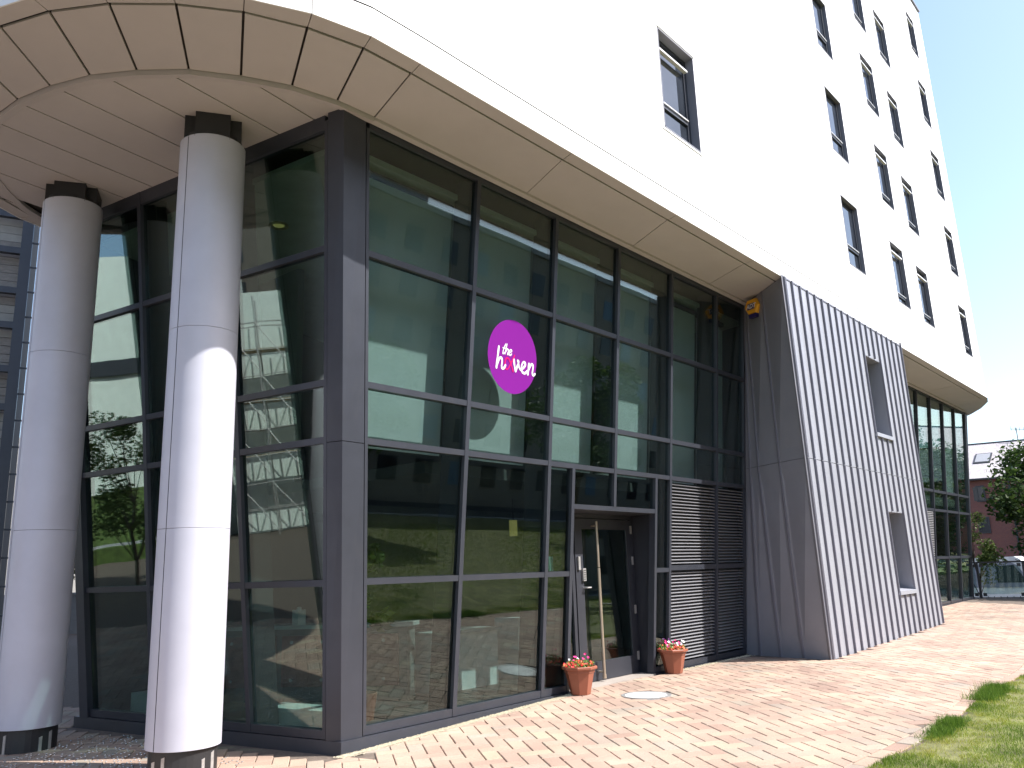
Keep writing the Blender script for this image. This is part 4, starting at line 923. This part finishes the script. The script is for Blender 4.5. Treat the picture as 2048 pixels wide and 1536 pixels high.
# ------------------------------------------------------------ flower pots
M_terra = mat("terracotta_plastic", (.27, .085, .048), .42, var=.04, scale=6); M_compost = mat("compost", (.03, .02, .015), .95)
M_leafp = mat("plant_leaf", (.16, .24, .04), .5, var=.35, scale=60)
PET = {"red": mat("petal_red", (.62, .02, .03), .6), "pink": mat("petal_pink", (.75, .03, .22), .6), "white": mat("petal_white", (.8, .78, .78), .6), "purple": mat("petal_purple", (.10, .01, .12), .6), "orange": mat("petal_orange", (.70, .10, .03), .6)}
def pot(x, y, label, flowers, seed):
    R = random.Random(seed); z = zg(x, y) + .002
    t = thing("flower_pot", label, "flower pot", (x, y, z), "flower pots beside the door")
    S_ = 8; rot = math.radians(22.5 + 8)
    def octo(r, zz): return [(x + r * math.cos(rot + k * math.pi / 4), y + r * math.sin(rot + k * math.pi / 4), z + zz) for k in range(8)]
    def octlathe(prof):
        mb = MB(); v = []; 
        for r, zz in prof: v += octo(r, zz)
        f = [(j * 8 + i, j * 8 + (i + 1) % 8, (j + 1) * 8 + (i + 1) % 8, (j + 1) * 8 + i) for j in range(len(prof) - 1) for i in range(8)]
        return mb.add(v, f)
    p = octlathe([(0.0, .0), (.118, .0), (.122, .004), (.175, .245), (.188, .27), (.188, .30)]); po = p.build("pot", M_terra, t)
    octlathe([(.188, .292), (.215, .296), (.222, .305), (.222, .325), (.214, .334), (.198, .334), (.192, .32), (.188, .26)]).build("rim", M_terra, po)
    MB().add(octo(.188, .285), [tuple(range(8))]).build("soil", M_compost, t)
    mb = MB()
    for i in range(520):
        r = .19 * math.sqrt(R.random()); a = R.uniform(0, 6.283); h = .30 + (.12 - r * .25) * R.random(); c = Vector((x + r * math.cos(a), y + r * math.sin(a), z + h))
        d = Vector((R.uniform(-1, 1), R.uniform(-1, 1), R.uniform(-.2, 1))).normalized(); s = d.cross(Vector((R.uniform(-1, 1), R.uniform(-1, 1), R.uniform(-1, 1)))).normalized(); L = R.uniform(.014, .03)
        mb.add([c, c + d * L * .5 + s * L * .3, c + d * L, c + d * L * .5 - s * L * .3], [(0, 1, 2, 3)])
    mb.build("foliage", M_leafp, t)
    for col, n, hs in flowers:
        for i in range(n):
            r = .20 * math.sqrt(R.random()); a = R.uniform(0, 6.283)
            h = .33 + R.uniform(*hs); c = Vector((x + r * math.cos(a), y + r * math.sin(a), z + h)); nrm_ = Vector((R.uniform(-.6, .3) - .3, R.uniform(-.6, .3) - .5, .8)).normalized()
            u = nrm_.orthogonal().normalized(); w_ = nrm_.cross(u); mb = MB(); rr = R.uniform(.016, .024)
            v = [c - nrm_ * .006]
            for k in range(10): q = rr * (1.0 if k % 2 == 0 else .72); v.append(c + (u * math.cos(k * math.pi / 5) + w_ * math.sin(k * math.pi / 5)) * q + nrm_ * R.uniform(0, .006))
            mb.add(v, [(0, 1 + k, 1 + (k + 1) % 10) for k in range(10)]); mb.build("flower", PET[col], t)
            if h > .40: MB().cyl((c.x, c.y, z + .30), c - nrm_ * .005, .0022, n=5).build("stem", M_leafp, t)
    return t
pot(3.55, -.16, "terracotta coloured octagonal pot of small red flowers left of the door", [("red", 34, (-.01, .06)), ("pink", 7, (.06, .14)), ("orange", 12, (-.01, .05)), ("white", 2, (.08, .13))], 3)
pot(5.86, -.14, "terracotta coloured octagonal pot with big pink and white petunias right of the door", [("orange", 26, (-.01, .05)), ("pink", 10, (.05, .13)), ("white", 8, (.05, .12)), ("red", 14, (0, .06)), ("purple", 2, (.13, .17))], 8)

# ------------------------------------------------------------ trees
M_bark = mat("bark", (.10, .075, .055), .9, var=.3, scale=12, bump=.6, bscale=30)
M_leaf = [blademat("leaf_dark", [(.018, .04, .010), (.035, .07, .015), (.07, .11, .025)]), blademat("leaf_mid", [(.03, .065, .012), (.06, .11, .02), (.12, .17, .04)]), blademat("leaf_light", [(.06, .10, .02), (.12, .17, .04), (.22, .26, .08)])]
def tree(name, x, y, zb, height, rad, label, cat="tree", nl=6000, ls=.12, mi=1, seed=1, group=None, trunk_r=.14, squash=.85, base=.35, cloud=18):
    R = random.Random(seed); t = thing(name, label, cat, (x, y, zb), group)
    mb = MB(); top = zb + height * .78; seg = 5; prev = Vector((x, y, zb - .1)); pr = trunk_r
    pts_ = [prev]
    for i in range(1, seg + 1):
        q = Vector((x + R.uniform(-.1, .1) * i * .4, y + R.uniform(-.1, .1) * i * .4, zb + (top - zb) * i / seg)); r = trunk_r * (1 - .75 * i / seg); mb.cyl(prev, q, pr, r, n=9); prev = q; pr = r; pts_.append(q)
    cl = []
    cz = zb + height * (base + (1 - base) / 2); hz = height * (1 - base) / 2
    for i in range(cloud):
        a = R.uniform(0, 6.283); el = R.uniform(-.9, 1.0); rr = rad * R.uniform(.45, .85) * math.sqrt(max(.1, 1 - el * el * .7)); c = Vector((x + rr * math.cos(a), y + rr * math.sin(a), cz + el * hz * .78)); cl.append((c, rad * R.uniform(.22, .42)))
        s = pts_[min(seg, max(1, int((c.z - zb) / (top - zb) * seg * .7)))]; mid = s.lerp(c, .5) + Vector((0, 0, .15 * rad)); mb.cyl(s, mid, trunk_r * .35, trunk_r * .2, n=5); mb.cyl(mid, c, trunk_r * .2, trunk_r * .06, n=5)
    mb.build("trunk", M_bark, t)
    V = np.zeros((nl * 4, 3)); sh = np.zeros(nl * 4)
    for i in range(nl):
        c, r = cl[R.randrange(len(cl))]; d = Vector((R.gauss(0, 1), R.gauss(0, 1), R.gauss(0, 1))).normalized(); p = c + Vector((d.x, d.y, d.z * squash)) * r * (R.random() ** .35)
        u = Vector((R.gauss(0, 1), R.gauss(0, 1), R.gauss(0, .6))).normalized(); w_ = u.cross(Vector((R.gauss(0, 1), R.gauss(0, 1), R.gauss(0, 1)))).normalized(); L = ls * R.uniform(.6, 1.2); s = min(1, max(0, .5 + .25 * R.gauss(0, 1)))
        for k, q in enumerate((p - u * L, p + w_ * L * .5, p + u * L, p - w_ * L * .5)): V[4 * i + k] = (q.x - x, q.y - y, q.z - zb); sh[4 * i + k] = s
    me = bpy.data.meshes.new("crown"); me.vertices.add(nl * 4); me.vertices.foreach_set("co", V.ravel()); me.loops.add(nl * 4); me.loops.foreach_set("vertex_index", np.arange(nl * 4, dtype=np.int32))
    me.polygons.add(nl); me.polygons.foreach_set("loop_start", np.arange(0, nl * 4, 4, dtype=np.int32)); me.polygons.foreach_set("loop_total", np.full(nl, 4, dtype=np.int32)); me.update(calc_edges=True)
    me.materials.append(M_leaf[mi]); at = me.attributes.new("shade", 'FLOAT', 'POINT'); at.data.foreach_set("value", sh.astype(np.float32))
    o = bpy.data.objects.new("crown", me); C.objects.link(o); o.parent = t; return t
tree("tree", 27.2, -3.35, -.6, 6.0, 3.0, "broad leafy tree overhanging the balustrade at the right edge", nl=24000, ls=.10, mi=0, seed=4, base=.16, cloud=46)
tree("shrub", 27.4, .35, -.3, 3.6, .85, "pale leafed shrub showing behind the far glazed corner", "shrub", nl=2200, ls=.06, mi=2, seed=6, trunk_r=.05, base=.2)
for i, (x, y, h, r, lb) in enumerate(((23, -14.5, 7.6, 2.6, "tall leafy tree on the lawn opposite the sign"), (12.5, -16, 6.6, 2.2, "tree on the lawn opposite the corner"), (34, -14, 7.8, 2.8, "tree on the lawn opposite the zinc bay"), (47, -11, 7.5, 3.0, "tree at the far end of the lawn"), (60, -13, 9, 3.4, "tallest tree beyond the far end of the lawn"))):
    tree("tree", x, y, .05, h, r, lb, nl=7000, ls=.13, mi=1, seed=20 + i, group="trees across the lawn")
tree("tree", -9.3, 12.3, 0, 4.6, 1.5, "small tree standing in the courtyard to the left", nl=6000, ls=.06, mi=2, seed=31, base=.15, trunk_r=.06)

# ------------------------------------------------------------ background right: balustrade, van, brick building
M_darkm = mat("dark_rail", (.05, .05, .055), .5, .3)
bal = thing("balustrade", "glass balustrade with dark posts across the end of the path", "balustrade", (25.3, -5, .2))
MB().box(25.27, 25.33, -14, 1.5, 1.38, 1.43).build("top_rail", M_darkm, bal)
for i in range(12):
    y = 1.2 - i * 1.3
    MB().box(25.26, 25.34, y - .03, y + .03, .15, 1.38).build("post", M_darkm, bal)
    if i < 11:
        MB().box(25.29, 25.305, y - 1.22, y - .08, .42, 1.30).build("glass_panel", M_clear, bal)
        for dy in (-.12, -1.18): MB().box(25.27, 25.325, y + dy - .05, y + dy + .05, 1.26, 1.36).build("clamp", M_darkm, bal); 
        for dy in (-.12, -1.18): MB().box(25.27, 25.325, y + dy - .05, y + dy + .05, .36, .46).build("clamp", M_darkm, bal)
        mb = MB()
        for kk in range(6): mb.box(25.29, 25.31, y - .2 - kk * .18, y - .185 - kk * .18, .17, .36)
        mb.build("lower_bars", M_darkm, bal)
tag(MB().box(25.05, 25.6, -14, 1.6, -.3, .17).build("kerb_wall", mat("concrete", (.33, .31, .28), .9, var=.1, scale=5)), "low concrete kerb wall under the glass balustrade", "kerb wall")
M_vw = mat("van_white", (.72, .74, .76), .35); M_vb = mat("van_side", (.22, .24, .30), .4); M_vg = mat("van_glass", (.03, .05, .05), .08, spec=.8); M_tyre = mat("tyre", (.02, .02, .02), .8)
van = thing("van", "pale van parked beyond the glass balustrade", "van", (38, 1.8, -.9))
def side_prism(poly, x0, x1): m = MB(); n = len(poly); m.add([(x0, a, b) for a, b in poly] + [(x1, a, b) for a, b in poly], [tuple(range(n)), tuple(range(2 * n - 1, n - 1, -1))] + [(i, n + i, n + (i + 1) % n, (i + 1) % n) for i in range(n)]); return m
side_prism([(4.8, -.55), (4.8, 1.35), (4.7, 1.5), (.95, 1.55), (.75, 1.45), (.05, .35), (-.35, .2), (-.5, -.1), (-.5, -.55)], 37.2, 38.9).build("body", M_vw, van)
side_prism([(4.6, .25), (4.6, 1.2), (1.1, 1.3), (.9, 1.2), (.35, .35), (.35, .25)], 37.17, 37.2).build("side_panel", M_vb, van)
side_prism([(1.7, .45), (1.7, 1.15), (1.0, 1.2), (.55, .45)], 37.15, 37.168).build("side_window", M_vg, van)
for y in (.35, 3.8):
    w = MB().cyl((37.15, y, -.55), (37.4, y, -.55), .34, n=20).build("wheel", M_tyre, van); MB().cyl((37.13, y, -.55), (37.149, y, -.55), .18, n=14).build("rim", M_steel, w)
MB().box(37.14, 37.165, -.45, -.3, .0, .15).build("headlight", M_whitepl, van)
# red brick building
def brickwall(name, c1, c2, mortar, s):
    m = bpy.data.materials.new(name); m.use_nodes = True; n = m.node_tree; b = n.nodes["Principled BSDF"]; b.inputs["Roughness"].default_value = .85
    g = n.nodes.new("ShaderNodeNewGeometry"); sx = n.nodes.new("ShaderNodeSeparateXYZ"); ad = n.nodes.new("ShaderNodeMath"); cb_ = n.nodes.new("ShaderNodeCombineXYZ"); t = n.nodes.new("ShaderNodeTexBrick")
    n.links.new(g.outputs["Position"], sx.inputs[0]); n.links.new(sx.outputs[0], ad.inputs[0]); n.links.new(sx.outputs[1], ad.inputs[1]); n.links.new(ad.outputs[0], cb_.inputs[0]); n.links.new(sx.outputs[2], cb_.inputs[1]); n.links.new(cb_.outputs[0], t.inputs[0])
    t.inputs["Color1"].default_value = (*c1, 1); t.inputs["Color2"].default_value = (*c2, 1); t.inputs["Mortar"].default_value = (*mortar, 1); t.inputs["Scale"].default_value = s; t.inputs["Mortar Size"].default_value = .015
    n.links.new(t.outputs[0], b.inputs["Base Color"]); return m
M_rb = brickwall("red_brick", (.22, .075, .055), (.17, .06, .05), (.2, .15, .13), 4.5)
M_ob = brickwall("orange_brick", (.42, .20, .12), (.36, .17, .10), (.3, .25, .2), 4.5)
M_slate = mat("pale_slate", (.42, .38, .38), .7, var=.22, scale=9, dirt=((.25, .22, .22), 3, .6))
M_dwin = mat("dark_window", (.035, .035, .04), .15, spec=.7)
rb = thing("brick_building", "red brick building with pale slate roof and skylight beyond the balustrade", "building", (64, 5, -.9))
fx = 63.2
def rp(y, z, d=0): return (fx - (y - 7) * .2 + d, y, z)
MB().hexa([rp(-25, -.9), rp(30, -.9), rp(30, -.9, 9), rp(-25, -.9, 9), rp(-25, 7.1), rp(30, 7.1), rp(30, 7.1, 9), rp(-25, 7.1, 9)]).build("wall", M_rb, rb)
roof_ = MB().add([rp(-25, 7.05, -.35), rp(30, 7.05, -.35), rp(30, 10.2, 5), rp(-25, 10.2, 5), rp(30, 7.05, 9.4), rp(-25, 7.05, 9.4)], [(0, 1, 2, 3), (3, 2, 4, 5), (0, 3, 5), (1, 4, 2), (0, 5, 4, 1)]).build("roof", M_slate, rb)
MB().hexa([rp(-25, 7.0, -.45), rp(30, 7.0, -.45), rp(30, 7.0, -.3), rp(-25, 7.0, -.3), rp(-25, 7.12, -.45), rp(30, 7.12, -.45), rp(30, 7.12, -.3), rp(-25, 7.12, -.3)]).build("gutter", M_darkm, rb)
MB().hexa([rp(-25, 10.18, 4.9), rp(30, 10.18, 4.9), rp(30, 10.18, 5.1), rp(-25, 10.18, 5.1), rp(-25, 10.26, 4.9), rp(30, 10.26, 4.9), rp(30, 10.26, 5.1), rp(-25, 10.26, 5.1)]).build("ridge_tiles", M_darkm, rb)
for wy in (7.2, 3.6, 0.2, -3.4, -7, -10.6, 10.8, 14.4):
    for wz in (.55, 3.2, 5.45):
        w = MB(); w.box(*sorted((rp(wy, 0)[0] - .03, rp(wy, 0)[0] + .12)), wy - .45, wy + .45, wz, wz + 1.15); w = w.build("window", M_darkm, rb)
        MB().box(rp(wy, 0)[0] - .06, rp(wy, 0)[0] - .035, wy - .36, wy - .02, wz + .08, wz + 1.07).build("pane", M_dwin, w)
        MB().box(rp(wy, 0)[0] - .06, rp(wy, 0)[0] - .035, wy + .02, wy + .36, wz + .08, wz + 1.07).build("pane", M_dwin, w)
def onroof(y, t, d): return rp(y, 7.05 + 3.15 * t + d, -.35 + 5.35 * t)
sk = MB(); sk.add([onroof(7.6, .42, .08), onroof(6.5, .42, .08), onroof(6.5, .68, .08), onroof(7.6, .68, .08), onroof(7.6, .42, 0), onroof(6.5, .42, 0), onroof(6.5, .68, 0), onroof(7.6, .68, 0)], [(0, 1, 2, 3), (0, 4, 5, 1), (1, 5, 6, 2), (2, 6, 7, 3), (3, 7, 4, 0)])
sk = sk.build("skylight", M_darkm, roof_); MB().add([onroof(7.5, .44, .10), onroof(6.6, .44, .10), onroof(6.6, .66, .10), onroof(7.5, .66, .10)], [(0, 1, 2, 3)]).build("skylight_pane", M_steel, roof_)
an = MB(); a0 = Vector(rp(5.0, 10.2, 5)); an.cyl(a0, a0 + Vector((0, 0, 1.0)), .03, n=6); an.cyl(a0 + Vector((0, -.5, .8)), a0 + Vector((0, .4, .95)), .02, n=5)
for q in range(4): an.cyl(a0 + Vector((0, -.5 + q * .28, .65 + q * .05)), a0 + Vector((0, -.5 + q * .28, 1.0 + q * .05)), .015, n=5)
an.build("aerial", M_darkm, rb)
MB().cyl(rp(5.2, -.9, -.1), rp(5.2, 7, -.1), .06, n=8).build("downpipe", M_darkm, rb)

# ------------------------------------------------------------ left background: slatted building, planter, courtyard
M_clad = mat("weathered_cladding", (.27, .25, .235), .8, var=.12, scale=6, stretch=(1, 1, 4)); M_cladf = mat("pale_cladding", (.36, .35, .33), .8, var=.08)
sb = thing("clad_building", "tall building with slatted panels and dark steel frames at the left edge", "building", (1.2, 14.5, 0))
# face runs left from its corner at (1.65,14.3)
fc = Vector((1.62, 14.28)); fd_ = Vector((-.93, .37)).normalized(); fn = Vector((-.37, -.93)).normalized()
def pF(u, z, d=0): p = fc + fd_ * u - fn * d; return (p.x, p.y, z)
MB().hexa([pF(0, 0, .35), pF(9, 0, .35), pF(9, 0, 5), pF(0, 0, 5), pF(0, 16, .35), pF(9, 16, .35), pF(9, 16, 5), pF(0, 16, 5)]).build("wall", mat("clad_backing", (.10, .09, .085), .9), sb)
z = .2; k = 0
while z < 15.5:
    h = .2; 
    for (u0, u1) in ((.02, 1.6), (1.64, 3.4), (3.44, 5.4)):
        MB().hexa([pF(u0, z, .30), pF(u1, z, .30), pF(u1, z, .345), pF(u0, z, .345), pF(u0, z + h - .02, .27), pF(u1, z + h - .02, .27), pF(u1, z + h - .02, .315), pF(u0, z + h - .02, .315)]).build("cladding_board", M_clad if (k // 4) % 3 else M_cladf, sb)
    z += h; k += 1
zz = [2.1, 3.2, 4.4, 5.6, 6.5, 7.55, 8.4, 9.4, 10.3, 11.4]
for z in zz:
    MB().hexa([pF(-.02, z, -.05), pF(7, z, -.05), pF(7, z, .1), pF(-.02, z, .1), pF(-.02, z + .15, -.05), pF(7, z + .15, -.05), pF(7, z + .15, .1), pF(-.02, z + .15, .1)]).build("steel_beam", M_frame, sb)
for u in (0, 3.2): MB().hexa([pF(u - .13, 0, -.06), pF(u + .10, 0, -.06), pF(u + .10, 0, .12), pF(u - .13, 0, .12), pF(u - .13, 12.5, -.06), pF(u + .10, 12.5, -.06), pF(u + .10, 12.5, .12), pF(u - .13, 12.5, .12)]).build("steel_post", M_frame, sb)
mb = MB()
for u in (-.30, -.42): mb.hexa([pF(u - .012, 0, 0), pF(u + .012, 0, 0), pF(u + .012, 0, .03), pF(u - .012, 0, .03), pF(u - .012, 12, 0), pF(u + .012, 12, 0), pF(u + .012, 12, .03), pF(u - .012, 12, .03)])
z = .4
while z < 12: mb.hexa([pF(-.42, z, 0), pF(-.13, z, 0), pF(-.13, z, .03), pF(-.42, z, .03), pF(-.42, z + .04, 0), pF(-.13, z + .04, 0), pF(-.13, z + .04, .03), pF(-.42, z + .04, .03)]); z += .62
mb.build("ladder_rail", M_frame, sb)
M_conc = mat("pale_concrete", (.34, .35, .37), .85, var=.08, scale=3)
pw = thing("planter_wall", "low pale concrete planter wall behind the left end of the glazing", "planter", (7, 22.9, 0))
boxR(MB(), (3.0, 24.6), (.94, -.34), 9, .8, -.1, 1.35).build("planter_box", M_conc, pw)
boxR(MB(), (2.95, 24.55), (.94, -.34), 9.1, .9, 1.35, 1.42).build("coping", M_conc, pw)
tree("shrub", 6.7, 23.6, 1.4, 2.3, 1.0, "dark shrub growing in the planter left of the glazed box", "shrub", nl=3000, ls=.07, mi=0, seed=41, trunk_r=.04, base=.05)
tree("shrub", 8.6, 23.1, 1.4, 1.9, .9, "smaller shrub growing in the planter, hidden mostly by the glazed box", "shrub", nl=2200, ls=.07, mi=1, seed=42, trunk_r=.04, base=.05)
tag(boxR(MB(), (-2, 36), (.95, -.3), 24, 6, -.1, 8).build("courtyard_block", M_cladf), "pale block closing the courtyard behind the planter", "building")
# reflected surroundings left: white tower, brick block with scaffold, grass bank
M_wt = mat("white_tower_render", (.72, .78, .74), .8, var=.04)
wt = thing("white_tower", "white rendered stair tower across the courtyard", "building", (-19, 22, 0))
def Q(o, ax, L, W_, z0, z1): return boxR(MB(), o, ax, L, W_, z0, z1)
axw = (.72, .69)
Q((-19.0, 20.3), axw, 3.6, 5, 0, 11.6).build("wall", M_wt, wt); Q((-21.6, 17.8), axw, 3.4, 5, 0, 14.0).build("wing", mat("grey_panels", (.42, .45, .45), .7), wt)
for z in (2.0, 4.2, 6.4, 8.6, 10.8): Q((-20.6, 18.7), axw, 1.6, .2, z, z + 1.2).build("window", M_dwin, wt)
Q((-19.3, 19.8), axw, 3.8, .2, 6.9, 7.5).build("steel_beam", M_frame, wt)
dk = thing("concrete_block", "grey concrete block behind the white tower", "building", (-14, 32, 0)); 
Q((-20, 28), (.8, .6), 16, 8, 0, 9.5).build("wall", mat("grey_block", (.3, .29, .27), .8), dk)
for i in range(7):
    for z in (1.5, 4.2, 6.9): 
        p = Vector((-20, 28)) + Vector((.8, .6)) * (1 + i * 2.1) + Vector((.6, -.8)) * .03
        boxR(MB(), (p.x, p.y), (.8, .6), 1.1, .1, z, z + 1.5).build("window", M_dwin, dk)
bt = thing("brown_tower", "tall dark brown tower rising behind the orange brick building", "building", (-34, 18, 0))
Q((-38, 6), (.5, .87), 25, 8, 0, 17).build("wall", mat("brown_panels", (.12, .10, .085), .8), bt)
for i in range(10):
    for z in (2, 4.8, 7.6, 10.4, 13.2):
        p = Vector((-38, 6)) + Vector((.5, .87)) * (1 + i * 2.3) + Vector((.87, -.5)) * .04
        boxR(MB(), (p.x, p.y), (.5, .87), .7, .1, z, z + 1.7).build("window", M_cladf if (i * 3 + int(z)) % 4 == 0 else M_dwin, bt)
ob = thing("orange_brick_block", "orange brick building with scaffolding across the courtyard", "building", (-24, 14, 0))
axo = (.55, .83)
Q((-26, 8), axo, 5.0, 8, 0, 3.4).build("wall", M_ob, ob); Q((-23.2, 12.2), axo, 2.6, 8, 0, 5.4).build("wall", M_ob, ob); Q((-21.85, 14.25), axo, 4.2, 6, 0, 9.5).build("tower_wall", M_wt, ob)
for i in range(5):
    p = Vector((-26, 8)) + Vector(axo).normalized() * (.8 + i * 1.8) + Vector((.83, -.55)) * .03
    for z in (1.2, 3.4): boxR(MB(), (p.x, p.y), axo, .8, .1, z, z + 1.1).build("window", M_whitepl, ob)
scf = thing("scaffolding", "steel scaffolding in front of the orange brick building", "scaffolding", (-22, 13, 0))
a_ = Vector(axo).normalized(); n2_ = Vector((.83, -.55)).normalized(); s0 = Vector((-22.3, 13.2)) + n2_ * .6
def sp(u, d, z): p = s0 + a_ * u + n2_ * d; return (p.x, p.y, z)
for i in range(5):
    for d in (0, 1.0): MB().cyl(sp(i * 1.2, d, 0), sp(i * 1.2, d, 9), .03, n=6).build("standard", M_steel, scf)
for z in np.arange(1.0, 9.0, 1.0):
    mb = MB()
    for d in (0, 1.0): mb.cyl(sp(-.2, d, z), sp(5, d, z), .025, n=6)
    for i in range(5): mb.cyl(sp(i * 1.2, 0, z), sp(i * 1.2, 1.0, z), .025, n=5)
    mb.build("ledger", M_steel, scf)
for i in range(4):
    for j in range(4): MB().cyl(sp(i * 1.2, 1.02, j * 2 + .2), sp((i + 1) * 1.2, 1.02, j * 2 + 2), .022, n=5).build("brace", M_steel, scf)
for z in (3, 5, 7): MB().hexa([sp(-.2, 0, z), sp(5, 0, z), sp(5, 1, z), sp(-.2, 1, z), sp(-.2, 0, z + .05), sp(5, 0, z + .05), sp(5, 1, z + .05), sp(-.2, 1, z + .05)]).build("deck_board", mat("scaffold_board", (.35, .27, .16), .8), scf)
M_bank = mat("bank_grass", (.06, .095, .02), .9, var=.3, scale=5)
MB().add([(-17, 17.6, .5), (-10, 25, .5), (-12.5, 27.5, 2.6), (-19.5, 20.1, 2.6)], [(0, 1, 2, 3)]).add([(-17, 17.6, -.1), (-10, 25, -.1), (-10, 25, .5), (-17, 17.6, .5)], [(0, 1, 2, 3)]).build("grass_bank", M_bank, kind="structure")
tag(Q((-17.3, 17.4), (.69, .72), 10.5, .3, -.1, .62).build("bank_wall", M_conc), "low retaining wall at the foot of the grass bank", "wall")
ip = tree("potted_plant", .95, .85, .1, 1.95, .36, "leafy green indoor plant standing inside the first pane by the corner post", "plant", nl=420, ls=.075, mi=2, seed=77, trunk_r=.015, base=.42, cloud=14)
MB().lathe([(0, .101), (.12, .101), (.16, .38), (.15, .38), (.14, .34), (0, .34)], .95, .85, 20).build("pot", M_terra, ip)
# opposite side, seen only as reflections in the right-hand glazing
M_opp = brickwall("buff_brick", (.30, .25, .19), (.25, .21, .16), (.3, .28, .25), 4.5)
opp = thing("office_block", "long buff brick block across the lawn, seen reflected in the glass", "building", (35, -36, 0))
MB().box(-14, 78, -46, -32, -1, 18.0).build("wall", M_opp, opp)
MB().box(-14.2, 78.2, -46.2, -31.8, 18.0, 18.35).build("parapet", M_cladf, opp)
MB().box(26, 31, -40, -35, 18.35, 20.2).build("plant_room", M_cladf, opp)
M_bluep = mat("blue_panel", (.12, .20, .28), .5)
for i in range(30):
    for j in range(6):
        x = -12 + i * 3; z = 1.2 + j * 2.8
        w = MB().box(x, x + 1.4, -32.0, -31.95, z, z + 1.5).build("window", M_bluep if (i + j) % 5 == 0 else M_dwin, opp)
kerb = MB().box(-14, 75, -22.3, -22.1, -.1, .16).build("kerb", M_conc, kind="structure")
MB().add([(-60, -60, -.05), (90, -60, -.05), (90, -21.9, -.05), (-60, -21.9, -.05)], [(0, 1, 2, 3)]).build("road", M_asph, kind="structure")
